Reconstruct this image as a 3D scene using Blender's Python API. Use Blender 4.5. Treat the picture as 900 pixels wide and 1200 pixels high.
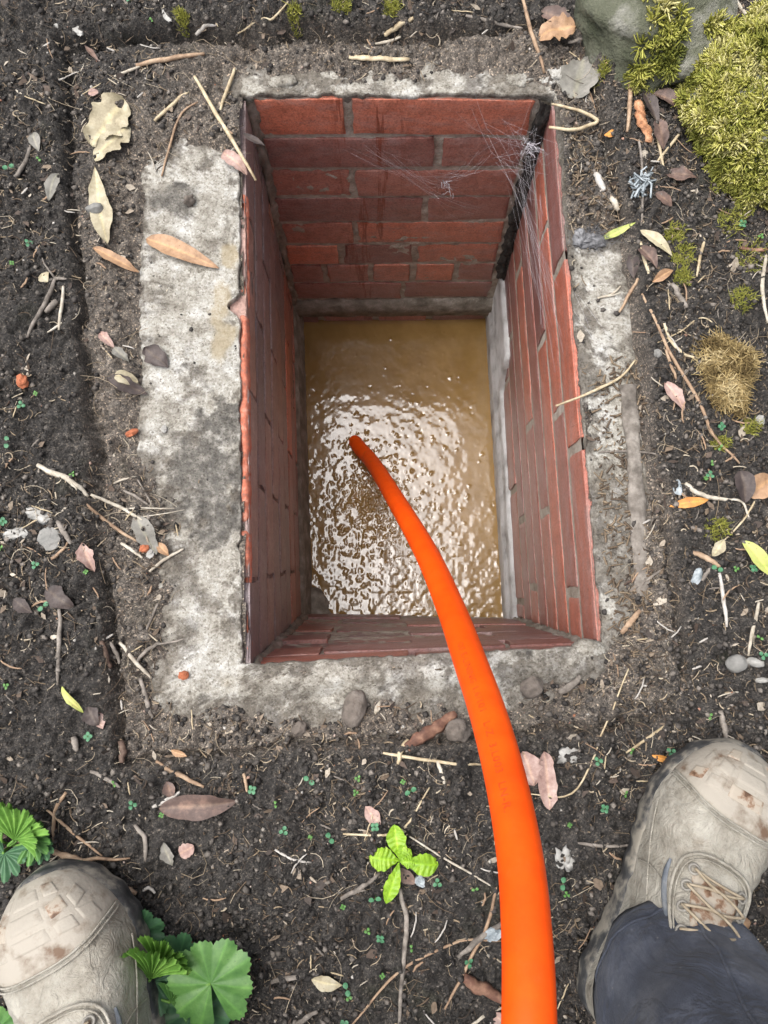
import bpy, math, random
import numpy as np
from mathutils import Vector, Matrix

for _o in list(bpy.data.objects):
    bpy.data.objects.remove(_o)
rad = math.radians
scene = bpy.context.scene
COL = scene.collection

# ------------------------------------------------------------------ camera
CAM_H, TILT, FPX = 0.87, rad(8.0), 900.0        # height over the brick rim, tilt off the plumb line
cd = bpy.data.cameras.new("camera")
cd.sensor_fit = 'VERTICAL'; cd.sensor_height = 36.0; cd.lens = 36.0 * FPX / 1200.0
cd.clip_start = 0.02; cd.clip_end = 500
cam = bpy.data.objects.new("camera", cd); COL.objects.link(cam)
cam.location = (0, 0, CAM_H); cam.rotation_euler = (TILT, 0, 0)
scene.camera = cam
scene.render.resolution_x, scene.render.resolution_y = 768, 1024

# ------------------------------------------------------------------ sky, sun, exposure (bright overcast)
SUN_EL, SUN_AZ = rad(70), rad(-75)              # azimuth from +Y, clockwise
w = bpy.data.worlds.new("World"); scene.world = w; w.use_nodes = True
nt = w.node_tree; nt.nodes.clear()
sky = nt.nodes.new('ShaderNodeTexSky'); sky.sky_type = 'NISHITA'; sky.sun_disc = False
sky.sun_elevation = SUN_EL; sky.sun_rotation = SUN_AZ
sky.air_density = 1.0; sky.dust_density = 6.0; sky.ozone_density = 1.0
hs = nt.nodes.new('ShaderNodeHueSaturation'); hs.inputs['Saturation'].default_value = 0.42
bg = nt.nodes.new('ShaderNodeBackground'); bg.inputs['Strength'].default_value = 0.15
ow = nt.nodes.new('ShaderNodeOutputWorld')
nt.links.new(sky.outputs[0], hs.inputs['Color']); nt.links.new(hs.outputs[0], bg.inputs['Color'])
nt.links.new(bg.outputs[0], ow.inputs['Surface'])
ld = bpy.data.lights.new("sun", 'SUN'); ld.energy = 1.4; ld.angle = rad(55); ld.color = (1.0, 0.995, 0.985)
sun = bpy.data.objects.new("sun", ld); COL.objects.link(sun)
_sd = Vector((math.sin(SUN_AZ) * math.cos(SUN_EL), math.cos(SUN_AZ) * math.cos(SUN_EL), math.sin(SUN_EL)))
sun.rotation_euler = _sd.to_track_quat('Z', 'Y').to_euler(); sun.location = _sd * 20
vs = scene.view_settings
vs.view_transform = 'Standard'; vs.look = 'None'; vs.gamma = 1.0; vs.use_curve_mapping = False
vs.exposure = 0.72
scene.cycles.max_bounces = 8; scene.cycles.diffuse_bounces = 5; scene.cycles.transparent_max_bounces = 12

# ------------------------------------------------------------------ helpers
rng = np.random.default_rng(11)
RND = random.Random(5)
CT, ST = math.cos(TILT), math.sin(TILT)

def ray(px, py):
    a, b = (px - 450) / FPX, (600 - py) / FPX
    return Vector((a, ST + b * CT, -CT + b * ST))

def at(px, py, z=0.0):                          # where the line of sight meets the level z
    d = ray(px, py); t = (z - CAM_H) / d.z
    return Vector((d.x * t, d.y * t, z))

def at_depth(px, py, dep):
    return Vector((0, 0, CAM_H)) + ray(px, py) * dep

def lin(r, g, b):
    f = lambda c: ((c / 255 + 0.055) / 1.055) ** 2.4 if c > 10 else c / 255 / 12.92
    return (f(r), f(g), f(b), 1.0)

def tag(o, label=None, cat=None, group=None, kind=None):
    if label: o['label'] = label
    if cat: o['category'] = cat
    if group: o['group'] = group
    if kind: o['kind'] = kind
    return o

def empty(name, loc=(0, 0, 0), rz=0.0):
    o = bpy.data.objects.new(name, None); COL.objects.link(o)
    o.location = loc; o.rotation_euler = (0, 0, rz); o.empty_display_size = 0.05
    return o

def mesh(name, verts, faces, mat, parent=None, smooth=True, attr=None, keep_world=False):
    me = bpy.data.meshes.new(name)
    if isinstance(verts, np.ndarray):
        nv = len(verts); me.vertices.add(nv)
        me.vertices.foreach_set('co', np.ascontiguousarray(verts, dtype=np.float32).ravel())
        fa = np.asarray(faces, dtype=np.int32); k = fa.shape[1]
        me.loops.add(fa.size); me.loops.foreach_set('vertex_index', fa.ravel())
        me.polygons.add(len(fa))
        me.polygons.foreach_set('loop_start', np.arange(0, fa.size, k, dtype=np.int32))
        me.update(calc_edges=True); me.validate()
    else:
        me.from_pydata([tuple(v) for v in verts], [], faces); me.update()
    if smooth:
        me.polygons.foreach_set('use_smooth', [True] * len(me.polygons))
    if attr:
        for k, a in attr.items():
            at_ = me.attributes.new(k, 'FLOAT', 'POINT')
            at_.data.foreach_set('value', np.asarray(a, dtype=np.float32))
    if mat: me.materials.append(mat)
    o = bpy.data.objects.new(name, me); COL.objects.link(o)
    if parent: o.parent = parent
    return o

# --- numpy noise
def _h(ix, iy, s):
    v = np.sin(ix * 127.1 + iy * 311.7 + s * 74.7) * 43758.5453
    return v - np.floor(v)
def vn(x, y, s=0):
    x = np.asarray(x, float); y = np.asarray(y, float)
    ix, iy = np.floor(x), np.floor(y); fx, fy = x - ix, y - iy
    fx = fx * fx * fx * (fx * (fx * 6 - 15) + 10); fy = fy * fy * fy * (fy * (fy * 6 - 15) + 10)
    a = _h(ix, iy, s); b = _h(ix + 1, iy, s); c = _h(ix, iy + 1, s); d = _h(ix + 1, iy + 1, s)
    return (a + (b - a) * fx) * (1 - fy) + (c + (d - c) * fx) * fy - 0.5
def fbm(x, y, f, n=4, s=0, g=0.5):
    r = 0; a = 1.0
    for i in range(n):
        r = r + a * vn(x * f + 3.1 * i, y * f - 1.7 * i, s + i); f *= 2.03; a *= g
    return r
def sstep(a, b, x):
    t = np.clip((x - a) / (b - a), 0, 1); return t * t * (3 - 2 * t)
def sdf(x, y, poly):                            # signed distance, positive inside
    x = np.asarray(x, float); y = np.asarray(y, float)
    d = np.full(x.shape, 1e9); ins = np.zeros(x.shape, bool); n = len(poly)
    for i in range(n):
        ax, ay = poly[i]; bx, by = poly[(i + 1) % n]
        ex, ey = bx - ax, by - ay; L = ex * ex + ey * ey
        t = np.clip(((x - ax) * ex + (y - ay) * ey) / L, 0, 1)
        d = np.minimum(d, (x - ax - t * ex) ** 2 + (y - ay - t * ey) ** 2)
        c = ((ay > y) != (by > y)) & (x < (bx - ax) * (y - ay) / (by - ay + 1e-12) + ax)
        ins ^= c
    return np.where(ins, 1, -1) * np.sqrt(d)

# --- materials
def new_mat(name):
    m = bpy.data.materials.new(name); m.use_nodes = True
    n = m.node_tree.nodes; l = m.node_tree.links
    return m, n, l, n['Principled BSDF']
def ramp(n, stops):
    r = n.new('ShaderNodeValToRGB'); e = r.color_ramp.elements
    while len(e) < len(stops): e.new(0.5)
    for i, (p, c) in enumerate(stops): e[i].position = p; e[i].color = c
    return r
def noise_node(n, l, co, sc, det=5, rough=0.6, dist=0.0):
    t = n.new('ShaderNodeTexNoise'); t.inputs['Scale'].default_value = sc
    t.inputs['Detail'].default_value = det; t.inputs['Roughness'].default_value = rough
    t.inputs['Distortion'].default_value = dist
    if co is not None: l.new(co, t.inputs['Vector'])
    return t
def mixc(n, l, fac, a, b, mode='MIX'):
    m = n.new('ShaderNodeMix'); m.data_type = 'RGBA'; m.blend_type = mode
    for s, v in ((0, fac), (6, a), (7, b)):
        if hasattr(v, 'links'): l.new(v, m.inputs[s])
        else: m.inputs[s].default_value = v
    return m.outputs[2]
def bump(n, l, bs, h, strength, dist, prev=None):
    b = n.new('ShaderNodeBump'); b.inputs['Strength'].default_value = strength
    b.inputs['Distance'].default_value = dist; l.new(h, b.inputs['Height'])
    if prev: l.new(prev, b.inputs['Normal'])
    l.new(b.outputs[0], bs.inputs['Normal']); return b.outputs[0]
def simple(name, cols, sc=60, rough=0.7, bmp=0.3, bd=0.001, bsc=None, det=5, spec=0.5, stretch=None, obj=True, lo=0.3, hi=0.7):
    """two or three colours mixed by noise, with relief"""
    m, n, l, bs = new_mat(name)
    tc = n.new('ShaderNodeTexCoord'); co = tc.outputs['Object' if obj else 'Generated']
    if stretch:
        mp = n.new('ShaderNodeMapping'); mp.inputs['Scale'].default_value = stretch
        l.new(co, mp.inputs['Vector']); co = mp.outputs[0]
    t = noise_node(n, l, co, sc, det)
    st = [(lo + (hi - lo) * i / (len(cols) - 1), c) for i, c in enumerate(cols)]
    r = ramp(n, st); l.new(t.outputs['Fac'], r.inputs[0]); l.new(r.outputs[0], bs.inputs['Base Color'])
    bs.inputs['Roughness'].default_value = rough; bs.inputs['Specular IOR Level'].default_value = spec
    if bmp:
        t2 = noise_node(n, l, co, bsc or sc * 2.5, 6); bump(n, l, bs, t2.outputs['Fac'], bmp, bd)
    return m
def tinted(name, stops, rough=0.75, bmp_sc=400, trans=0.0):
    """colour picked along a ramp by each piece's own tint value"""
    m, n, l, bs = new_mat(name)
    a = n.new('ShaderNodeAttribute'); a.attribute_name = 'tint'
    r = ramp(n, stops); l.new(a.outputs['Fac'], r.inputs[0])
    tc = n.new('ShaderNodeTexCoord'); t = noise_node(n, l, tc.outputs['Object'], bmp_sc, 3)
    r2 = ramp(n, [(0.3, (0.62, 0.6, 0.58, 1)), (0.7, (1.15, 1.15, 1.15, 1))]); l.new(t.outputs['Fac'], r2.inputs[0])
    l.new(mixc(n, l, 1.0, r.outputs[0], r2.outputs[0], 'MULTIPLY'), bs.inputs['Base Color'])
    bs.inputs['Roughness'].default_value = rough
    return m

# --- batched strands: polylines (N,K,3) -> one mesh of thin tubes
def strands(name, P, radii, mat, sides=3, taper=0.5, tint=None, parent=None, flat=1.0):
    P = np.asarray(P, float); N, K, _ = P.shape
    T = np.gradient(P, axis=1); T /= np.linalg.norm(T, axis=2, keepdims=True) + 1e-9
    up = np.zeros_like(T); up[..., 2] = 1; up[np.abs(T[..., 2]) > 0.9] = (1, 0, 0)
    A = np.cross(T, up); A /= np.linalg.norm(A, axis=2, keepdims=True) + 1e-9
    B = np.cross(A, T)
    prof = 1 - (1 - taper) * np.abs(np.linspace(-0.35, 1, K)) ** 1.5
    R_ = np.asarray(radii, float).reshape(N, 1) * prof[None, :]
    V = np.zeros((N, K, sides, 3))
    for s in range(sides):
        a = 2 * math.pi * s / sides + math.pi / 2
        V[:, :, s] = P + R_[..., None] * (math.cos(a) * A + flat * math.sin(a) * B)
    idx = np.arange(N * K * sides).reshape(N, K, sides)
    q = []
    for s in range(sides):
        s2 = (s + 1) % sides
        q.append(np.stack([idx[:, :-1, s], idx[:, :-1, s2], idx[:, 1:, s2], idx[:, 1:, s]], -1).reshape(-1, 4))
    F = np.concatenate(q)
    at_ = None
    if tint is not None: at_ = {'tint': np.repeat(np.asarray(tint), K * sides)}
    return mesh(name, V.reshape(-1, 3), F, mat, parent, True, at_)

def catmull(pts, n):
    pts = [np.asarray(p, float) for p in pts]
    P = [2 * pts[0] - pts[1]] + pts + [2 * pts[-1] - pts[-2]]
    out = []; m = len(pts) - 1
    for i in range(n):
        t = i / (n - 1) * m; k = min(int(t), m - 1); u = t - k
        a, b, c, d = P[k], P[k + 1], P[k + 2], P[k + 3]
        out.append(0.5 * ((2 * b) + (c - a) * u + (2 * a - 5 * b + 4 * c - d) * u * u + (3 * b - a - 3 * c + d) * u ** 3))
    return np.array(out)

def tube_geo(P, R_, sides=8, caps=True, squash=1.0):
    """tube along P with radius list R_ -> verts, faces (parallel transported)"""
    P = np.asarray(P, float); K = len(P)
    T = np.gradient(P, axis=0); T /= np.linalg.norm(T, axis=1, keepdims=True) + 1e-12
    a = np.cross(T[0], (0, 0, 1.0))
    if np.linalg.norm(a) < 1e-3: a = np.array((1.0, 0, 0))
    a /= np.linalg.norm(a); V = []; F = []
    for i in range(K):
        a = a - T[i] * a.dot(T[i]); a /= np.linalg.norm(a); b = np.cross(a, T[i])
        for s in range(sides):
            th = 2 * math.pi * s / sides
            V.append(P[i] + R_[i] * (math.cos(th) * a + squash * math.sin(th) * b))
    for i in range(K - 1):
        for s in range(sides):
            s2 = (s + 1) % sides
            F.append((i * sides + s, i * sides + s2, (i + 1) * sides + s2, (i + 1) * sides + s))
    if caps:
        F.append(tuple(range(sides))[::-1]); F.append(tuple((K - 1) * sides + s for s in range(sides)))
    return V, F

# ------------------------------------------------------------------ layout of the pit (rim level z = 0, water at WZ)
WZ = -0.72
RIM = [at(286, 112), at(647, 112), at(704, 764), at(291, 786)]                 # far left, far right, near right, near left
BOT = [at(347, 376, WZ), at(578, 373, WZ), at(599, 724, WZ), at(357, 719, WZ)]
rim2 = [(p.x, p.y) for p in RIM]
EXPOSED = [  # bare concrete, outlined on the rim level
    [(172, 195), (215, 172), (262, 172), (300, 190), (300, 780), (420, 776), (560, 768), (704, 745), (702, 700), (700, 560), (690, 430), (684, 330),
     (676, 284), (726, 285), (742, 330), (756, 420), (750, 520), (738, 620), (733, 700), (720, 756), (708, 786), (640, 814), (560, 834), (470, 834), (420, 838), (330, 844), (250, 844), (200, 838), (178, 800), (190, 740),
     (196, 700), (186, 650), (196, 610), (170, 560), (150, 500), (158, 440), (158, 350), (160, 260)],
    [(268, 95), (330, 90), (420, 88), (500, 86), (600, 90), (660, 92), (664, 108), (640, 122), (400, 122), (285, 122), (262, 112)],
]
EXP_W = [[(at(*p).x, at(*p).y) for p in poly] for poly in EXPOSED]
RECESS = [(at(*p).x, at(*p).y) for p in [(78, 62), (240, 54), (420, 52), (640, 40), (690, 70), (712, 200), (735, 320), (752, 440), (770, 560), (788, 680),
          (802, 800), (770, 842), (640, 862), (500, 868), (380, 872), (260, 880), (150, 893), (136, 800), (128, 700), (116, 550), (104, 430), (94, 300), (84, 160)]]

# ---- height fields
STEP = 0.0025
xs = np.arange(-0.56, 0.5601, STEP); ys = np.arange(-0.50, 0.8801, STEP)
GX, GY = np.meshgrid(xs, ys)                    # [iy, ix]
def conc_h(x, y):
    ex = RIM[3].y + (RIM[2].y - RIM[3].y) * (x - RIM[3].x) / (RIM[2].x - RIM[3].x) - y          # distance nearer than the near rim
    lip = 0.014 * np.exp(-((ex - 0.012) / 0.017) ** 2) * sstep(RIM[3].x - 0.03, RIM[3].x + 0.02, x) * sstep(RIM[2].x + 0.02, RIM[2].x - 0.02, x)
    return lip + 0.003 + 0.004 * fbm(x, y, 14, 3, 40) + 0.0016 * fbm(x, y, 120, 3, 44)
def soil_h(x, y):
    lump = fbm(x, y, 7, 3, 1)
    mid = fbm(x, y, 38, 4, 9)
    fine = fbm(x, y, 190, 3, 20)
    outer = 0.029 + 0.018 * lump + 0.010 * mid + 0.009 * fine + 0.004 * fbm(x, y, 400, 2, 27)
    wob = 0.011 * fbm(x, y, 22, 5, 31, 0.6)
    e = np.maximum(sdf(x, y, EXP_W[0]), sdf(x, y, EXP_W[1])) + 0.022 * fbm(x, y, 30, 5, 51, 0.62) + 0.010 * fbm(x, y, 110, 3, 57) + 0.012 * sstep(0.19, 0.22, x) * (y < 0.5) * (y > 0.0)
    inner = conc_h(x, y) + np.clip(-e * 0.45, -0.03, 0.014) + (0.009 * mid + 0.006 * fine) * sstep(0.012, -0.02, e)
    r = sdf(x, y, RECESS) + wob
    s = sstep(0.010, -0.006, r)
    z = inner * (1 - s) + outer * s
    z = z - 0.019 * np.exp(-((r - 0.004) / 0.0042) ** 2) * sstep(-0.25, 0.1, fbm(x, y, 9, 2, 70) + 0.15) * sstep(0.0, -0.01, e)
    mud = sstep(-0.012, 0.010, r) * sstep(-0.11, -0.01, e)
    return z, mud, e, r
GZ, MUD, EXPO, REC = soil_h(GX, GY)
# clods: rounded lumps pressed into the height field
Ncl = 4200
cx = rng.uniform(xs[0] + .02, xs[-1] - .02, Ncl); cy = rng.uniform(ys[0] + .02, ys[-1] - .02, Ncl)
cr = 0.0028 + 0.0070 * rng.random(Ncl) ** 5.0; ca = rng.uniform(0, math.pi, Ncl); casp = rng.uniform(0.55, 1.0, Ncl)
for i in range(Ncl):
    ix = int((cx[i] - xs[0]) / STEP); iy = int((cy[i] - ys[0]) / STEP)
    if EXPO[iy, ix] > 0.004: continue
    k = int(cr[i] / STEP) + 2
    sl = (slice(max(iy - k, 0), iy + k + 1), slice(max(ix - k, 0), ix + k + 1))
    dx = GX[sl] - cx[i]; dy = GY[sl] - cy[i]; c, s = math.cos(ca[i]), math.sin(ca[i])
    q = ((dx * c + dy * s) / cr[i]) ** 2 + ((-dx * s + dy * c) / (cr[i] * casp[i])) ** 2
    GZ[sl] += 0.72 * cr[i] * np.sqrt(np.clip(1 - q, 0, 1)) * (0.6 if MUD[iy, ix] > .5 else 1.0)
INS = sdf(GX, GY, rim2)
SURF = np.maximum(GZ, conc_h(GX, GY)); SURF[INS > 0.004] = 0.0
def boxblur(a, k):
    for ax in (0, 1):
        p = np.pad(a, [(k, k) if i == ax else (0, 0) for i in (0, 1)], mode='edge')
        c = np.cumsum(p, axis=ax); c = np.insert(c, 0, 0, axis=ax)
        n = a.shape[ax]
        a = (np.take(c, range(2 * k + 1, 2 * k + 1 + n), axis=ax) - np.take(c, range(0, n), axis=ax)) / (2 * k + 1)
    return a
SMOOTH = boxblur(boxblur(SURF, 3), 3)
def samp(A, x, y):
    x = np.asarray(x, float); y = np.asarray(y, float)
    fx = np.clip((x - xs[0]) / STEP, 0, len(xs) - 1.001); fy = np.clip((y - ys[0]) / STEP, 0, len(ys) - 1.001)
    ix = fx.astype(int); iy = fy.astype(int); fx = fx - ix; fy = fy - iy
    return (A[iy, ix] * (1 - fx) + A[iy, ix + 1] * fx) * (1 - fy) + (A[iy + 1, ix] * (1 - fx) + A[iy + 1, ix + 1] * fx) * fy
def surf(x, y): return float(samp(SURF, x, y))
def smooth(x, y): return float(samp(SMOOTH, x, y))
def on(px, py, lift=0.0):                       # point on the surface under a line of sight
    z = 0.03
    for _ in range(5):
        p = at(px, py, z); z = smooth(p.x, p.y)
    p = at(px, py, z); p.z = z + lift
    return p

# ------------------------------------------------------------------ ground
def soil_material():
    m, n, l, bs = new_mat("soil")
    tc = n.new('ShaderNodeTexCoord'); co = tc.outputs['Object']
    t = noise_node(n, l, co, 70, 10, 0.82)
    dark = ramp(n, [(0.32, (0.018, 0.016, 0.015, 1)), (0.48, (0.056, 0.051, 0.047, 1)), (0.60, (0.108, 0.099, 0.091, 1)), (0.72, (0.23, 0.21, 0.185, 1))])
    l.new(t.outputs['Fac'], dark.inputs[0])
    t2 = noise_node(n, l, co, 80, 10, 0.8)
    mudr = ramp(n, [(0.32, (0.085, 0.070, 0.058, 1)), (0.5, (0.21, 0.18, 0.152, 1)), (0.68, (0.36, 0.325, 0.285, 1))])
    l.new(t2.outputs['Fac'], mudr.inputs[0])
    a = n.new('ShaderNodeAttribute'); a.attribute_name = 'mud'
    col = mixc(n, l, a.outputs['Fac'], dark.outputs[0], mudr.outputs[0])
    # pale mineral and plant specks
    v = n.new('ShaderNodeTexVoronoi'); v.inputs['Scale'].default_value = 330; l.new(co, v.inputs['Vector'])
    sp = ramp(n, [(0.0, (1, 1, 1, 1)), (0.10, (1, 1, 1, 1)), (0.17, (0, 0, 0, 1))]); l.new(v.outputs['Distance'], sp.inputs[0])
    gate = noise_node(n, l, co, 130, 2); gr = ramp(n, [(0.56, (0, 0, 0, 1)), (0.62, (1, 1, 1, 1))]); l.new(gate.outputs['Fac'], gr.inputs[0])
    mm = n.new('ShaderNodeMath'); mm.operation = 'MULTIPLY'; l.new(sp.outputs[0], mm.inputs[0]); l.new(gr.outputs[0], mm.inputs[1])
    col = mixc(n, l, mm.outputs[0], col, (0.30, 0.25, 0.19, 1))
    gv = n.new('ShaderNodeTexVoronoi'); gv.inputs['Scale'].default_value = 620; l.new(co, gv.inputs['Vector'])
    gs = n.new('ShaderNodeSeparateColor'); l.new(gv.outputs['Color'], gs.inputs[0]); gmul = ramp(n, [(0.0, (0.35, 0.35, 0.35, 1)), (0.7, (1.0, 0.98, 0.95, 1)), (0.93, (1.7, 1.62, 1.5, 1)), (1.0, (3.4, 3.1, 2.7, 1))]); l.new(gs.outputs[0], gmul.inputs[0])
    col = mixc(n, l, 0.9, col, gmul.outputs[0], 'MULTIPLY')
    # thin algae bloom
    tg = noise_node(n, l, co, 9, 6, 0.65); rg = ramp(n, [(0.60, (0, 0, 0, 1)), (0.75, (0.45, 0.45, 0.45, 1))]); l.new(tg.outputs['Fac'], rg.inputs[0])
    col = mixc(n, l, rg.outputs[0], col, (0.045, 0.052, 0.018, 1))
    l.new(col, bs.inputs['Base Color'])
    rr = ramp(n, [(0.35, (0.5, 0.5, 0.5, 1)), (0.6, (0.92, 0.92, 0.92, 1))]); l.new(t.outputs['Fac'], rr.inputs[0])
    l.new(rr.outputs[0], bs.inputs['Roughness'])
    nb = noise_node(n, l, co, 300, 8, 0.8)
    p = bump(n, l, bs, nb.outputs['Fac'], 1.0, 0.0045)
    p = bump(n, l, bs, v.outputs['Distance'], 0.5, 0.002, p)
    bump(n, l, bs, gv.outputs['Distance'], 0.5, 0.0014, p)
    return m
SOIL = soil_material()
# one sheet: fine under the lens, widening outwards to the garden beyond
ext = np.array([0.01, 0.025, 0.05, 0.1, 0.2, 0.4, 0.8, 1.6, 3.2, 6.4, 12.0, 24.0])
X1 = np.concatenate([xs[0] - ext[::-1], xs, xs[-1] + ext]); Y1 = np.concatenate([ys[0] - ext[::-1], ys, ys[-1] + ext])
XX, YY = np.meshgrid(X1, Y1); ne = len(ext)
ZZ = np.zeros_like(XX); MM = np.zeros_like(XX)
ZZ[:] = 0.040 + 0.030 * fbm(XX, YY, 7, 3, 1)
ZZ[ne:-ne, ne:-ne] = GZ; MM[ne:-ne, ne:-ne] = MUD
for k in range(ne):   # carry the edge heights outwards, easing to level ground
    f = k / (ne - 1)
    ZZ[:, ne - 1 - k] = ZZ[:, ne] * (1 - f) + 0.04 * f; ZZ[:, len(X1) - ne + k] = ZZ[:, len(X1) - ne - 1] * (1 - f) + 0.04 * f
for k in range(ne):
    f = k / (ne - 1)
    ZZ[ne - 1 - k] = ZZ[ne] * (1 - f) + 0.04 * f; ZZ[len(Y1) - ne + k] = ZZ[len(Y1) - ne - 1] * (1 - f) + 0.04 * f
nx, ny = len(X1), len(Y1)
I = np.arange(nx * ny).reshape(ny, nx)
Fq = np.stack([I[:-1, :-1], I[:-1, 1:], I[1:, 1:], I[1:, :-1]], -1).reshape(-1, 4)
cxq = (XX[:-1, :-1] + XX[1:, 1:]).ravel() / 2; cyq = (YY[:-1, :-1] + YY[1:, 1:]).ravel() / 2
near = (np.abs(cxq) < 0.5) & (np.abs(cyq - 0.3) < 0.5)
inside = np.zeros(len(cxq), bool); inside[near] = sdf(cxq[near], cyq[near], rim2) > -0.003
ground = mesh("ground", np.stack([XX, YY, ZZ], -1).reshape(-1, 3), Fq[~inside], SOIL, None, True, {'mud': MM.ravel()})
tag(ground, 'dark crumbly garden soil around the pit', None, None, 'structure')

# ------------------------------------------------------------------ brick chamber
CH = empty("brick_chamber", (0, 0, 0))
tag(CH, 'open rectangular red brick inspection chamber with concrete surround', 'brick pit')

def concrete_material():
    m, n, l, bs = new_mat("weathered_concrete")
    tc = n.new('ShaderNodeTexCoord'); co = tc.outputs['Object']
    t = noise_node(n, l, co, 22, 12, 0.8)
    r = ramp(n, [(0.30, (0.14, 0.125, 0.105, 1)), (0.40, (0.28, 0.258, 0.218, 1)), (0.50, (0.42, 0.40, 0.355, 1)), (0.68, (0.68, 0.68, 0.665, 1))]); l.new(t.outputs['Fac'], r.inputs[0])
    tf = noise_node(n, l, co, 190, 8, 0.8); rf = ramp(n, [(0.34, (0.40, 0.37, 0.33, 1)), (0.48, (0.95, 0.95, 0.94, 1)), (0.70, (1.15, 1.15, 1.15, 1))]); l.new(tf.outputs['Fac'], rf.inputs[0])
    a = n.new('ShaderNodeAttribute'); a.attribute_name = 'stain'
    t2 = noise_node(n, l, co, 75, 8, 0.75)
    te = noise_node(n, l, co, 110, 12, 0.82)
    def crisp(attr_socket, lo_, hi_, top):
        ma = n.new('ShaderNodeMath'); ma.operation = 'MULTIPLY_ADD'; ma.inputs[1].default_value = 1.7; l.new(te.outputs['Fac'], ma.inputs[0]); ma.inputs[2].default_value = -0.85
        ad_ = n.new('ShaderNodeMath'); ad_.operation = 'ADD'; l.new(attr_socket, ad_.inputs[0]); l.new(ma.outputs[0], ad_.inputs[1])
        cr = ramp(n, [(lo_, (0, 0, 0, 1)), (hi_, (top, top, top, 1))]); l.new(ad_.outputs[0], cr.inputs[0]); return cr.outputs[0]
    st = ramp(n, [(0.34, (0.05, 0.046, 0.042, 1)), (0.5, (0.13, 0.12, 0.105, 1)), (0.66, (0.30, 0.28, 0.25, 1))]); l.new(t2.outputs['Fac'], st.inputs[0])
    col = mixc(n, l, crisp(a.outputs['Fac'], 0.18, 0.75, 0.95), r.outputs[0], st.outputs[0])
    ad = n.new('ShaderNodeAttribute'); ad.attribute_name = 'dirt'
    dr = ramp(n, [(0.35, (0.05, 0.04, 0.032, 1)), (0.65, (0.17, 0.145, 0.115, 1))]); l.new(t2.outputs['Fac'], dr.inputs[0])
    col = mixc(n, l, crisp(ad.outputs['Fac'], 0.18, 0.72, 0.8), col, dr.outputs[0])
    col = mixc(n, l, 0.85, col, rf.outputs[0], 'MULTIPLY')
    gv = n.new('ShaderNodeTexVoronoi'); gv.inputs['Scale'].default_value = 520; l.new(co, gv.inputs['Vector'])
    gs = n.new('ShaderNodeSeparateColor'); l.new(gv.outputs['Color'], gs.inputs[0]); gmul = ramp(n, [(0.0, (0.45, 0.42, 0.38, 1)), (0.22, (0.85, 0.84, 0.82, 1)), (0.8, (1.02, 1.02, 1.02, 1)), (1.0, (1.22, 1.22, 1.22, 1))]); l.new(gs.outputs[0], gmul.inputs[0])
    col = mixc(n, l, 0.85, col, gmul.outputs[0], 'MULTIPLY')
    a2 = n.new('ShaderNodeAttribute'); a2.attribute_name = 'ochre'
    col = mixc(n, l, a2.outputs['Fac'], col, (0.34, 0.27, 0.155, 1))
    # grit specks and pores
    v = n.new('ShaderNodeTexVoronoi'); v.inputs['Scale'].default_value = 260; l.new(co, v.inputs['Vector'])
    sp = ramp(n, [(0.07, (1, 1, 1, 1)), (0.15, (0, 0, 0, 1))]); l.new(v.outputs['Distance'], sp.inputs[0])
    g = noise_node(n, l, co, 90, 3); gr = ramp(n, [(0.5, (0, 0, 0, 1)), (0.62, (0.8, 0.8, 0.8, 1))]); l.new(g.outputs['Fac'], gr.inputs[0])
    mm = n.new('ShaderNodeMath'); mm.operation = 'MULTIPLY'; l.new(sp.outputs[0], mm.inputs[0]); l.new(gr.outputs[0], mm.inputs[1])
    col = mixc(n, l, mm.outputs[0], col, (0.09, 0.075, 0.06, 1))
    l.new(col, bs.inputs['Base Color']); bs.inputs['Roughness'].default_value = 0.85
    nb = noise_node(n, l, co, 200, 10, 0.8); p = bump(n, l, bs, nb.outputs['Fac'], 0.8, 0.0035)
    return m
CONC = concrete_material()

def ring(poly, n_per):
    out = []
    for i in range(4):
        a, b = poly[i], poly[(i + 1) % 4]
        for k in range(n_per[i]):
            t = k / n_per[i]; out.append((a[0] + (b[0] - a[0]) * t, a[1] + (b[1] - a[1]) * t, i, t))
    return out
def offset_poly(poly, offs):                    # push each side outwards
    ctr = np.mean(np.array(poly), 0); lines = []
    for i in range(4):
        a, b = np.array(poly[i]), np.array(poly[(i + 1) % 4]); d = (b - a) / np.linalg.norm(b - a)
        nrm = np.array((-d[1], d[0])); nrm = nrm if nrm.dot(a - ctr) > 0 else -nrm
        lines.append((a + nrm * offs[i], d))
    out = []
    for i in range(4):
        (p, d), (q, e) = lines[i - 1], lines[i]
        t = ((q[0] - p[0]) * e[1] - (q[1] - p[1]) * e[0]) / (d[0] * e[1] - d[1] * e[0]); out.append(tuple(p + d * t))
    return out
# sides in order: far, right, near, left
inner_poly = offset_poly(rim2, [-0.002, 0.001, -0.009, 0.0050])
outer_poly = offset_poly(rim2, [0.10, 0.12, 0.14, 0.21])
npr = [150, 260, 150, 260]
RI, RO = ring(inner_poly, npr), ring(outer_poly, npr)
vrow = np.concatenate([[0], np.geomspace(0.006, 1, 46)])
V, stain, ochre = [], [], []
SP = [(at(p[0], p[1]), r) for p, r in (((252, 530), .070), ((235, 580), .06), ((215, 235), .03), ((265, 600), .04), ((265, 500), .035), ((200, 600), .03))]
OC = [(at(262, 350), .026), (at(268, 300), .02), (at(262, 400), .026)]
for v in vrow:
    for (a, b) in zip(RI, RO):
        V.append((a[0] + (b[0] - a[0]) * v, a[1] + (b[1] - a[1]) * v, 0, a[2]))
A = np.array(V); x, y = A[:, 0].copy(), A[:, 1].copy()
nr = len(RI)
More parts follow.
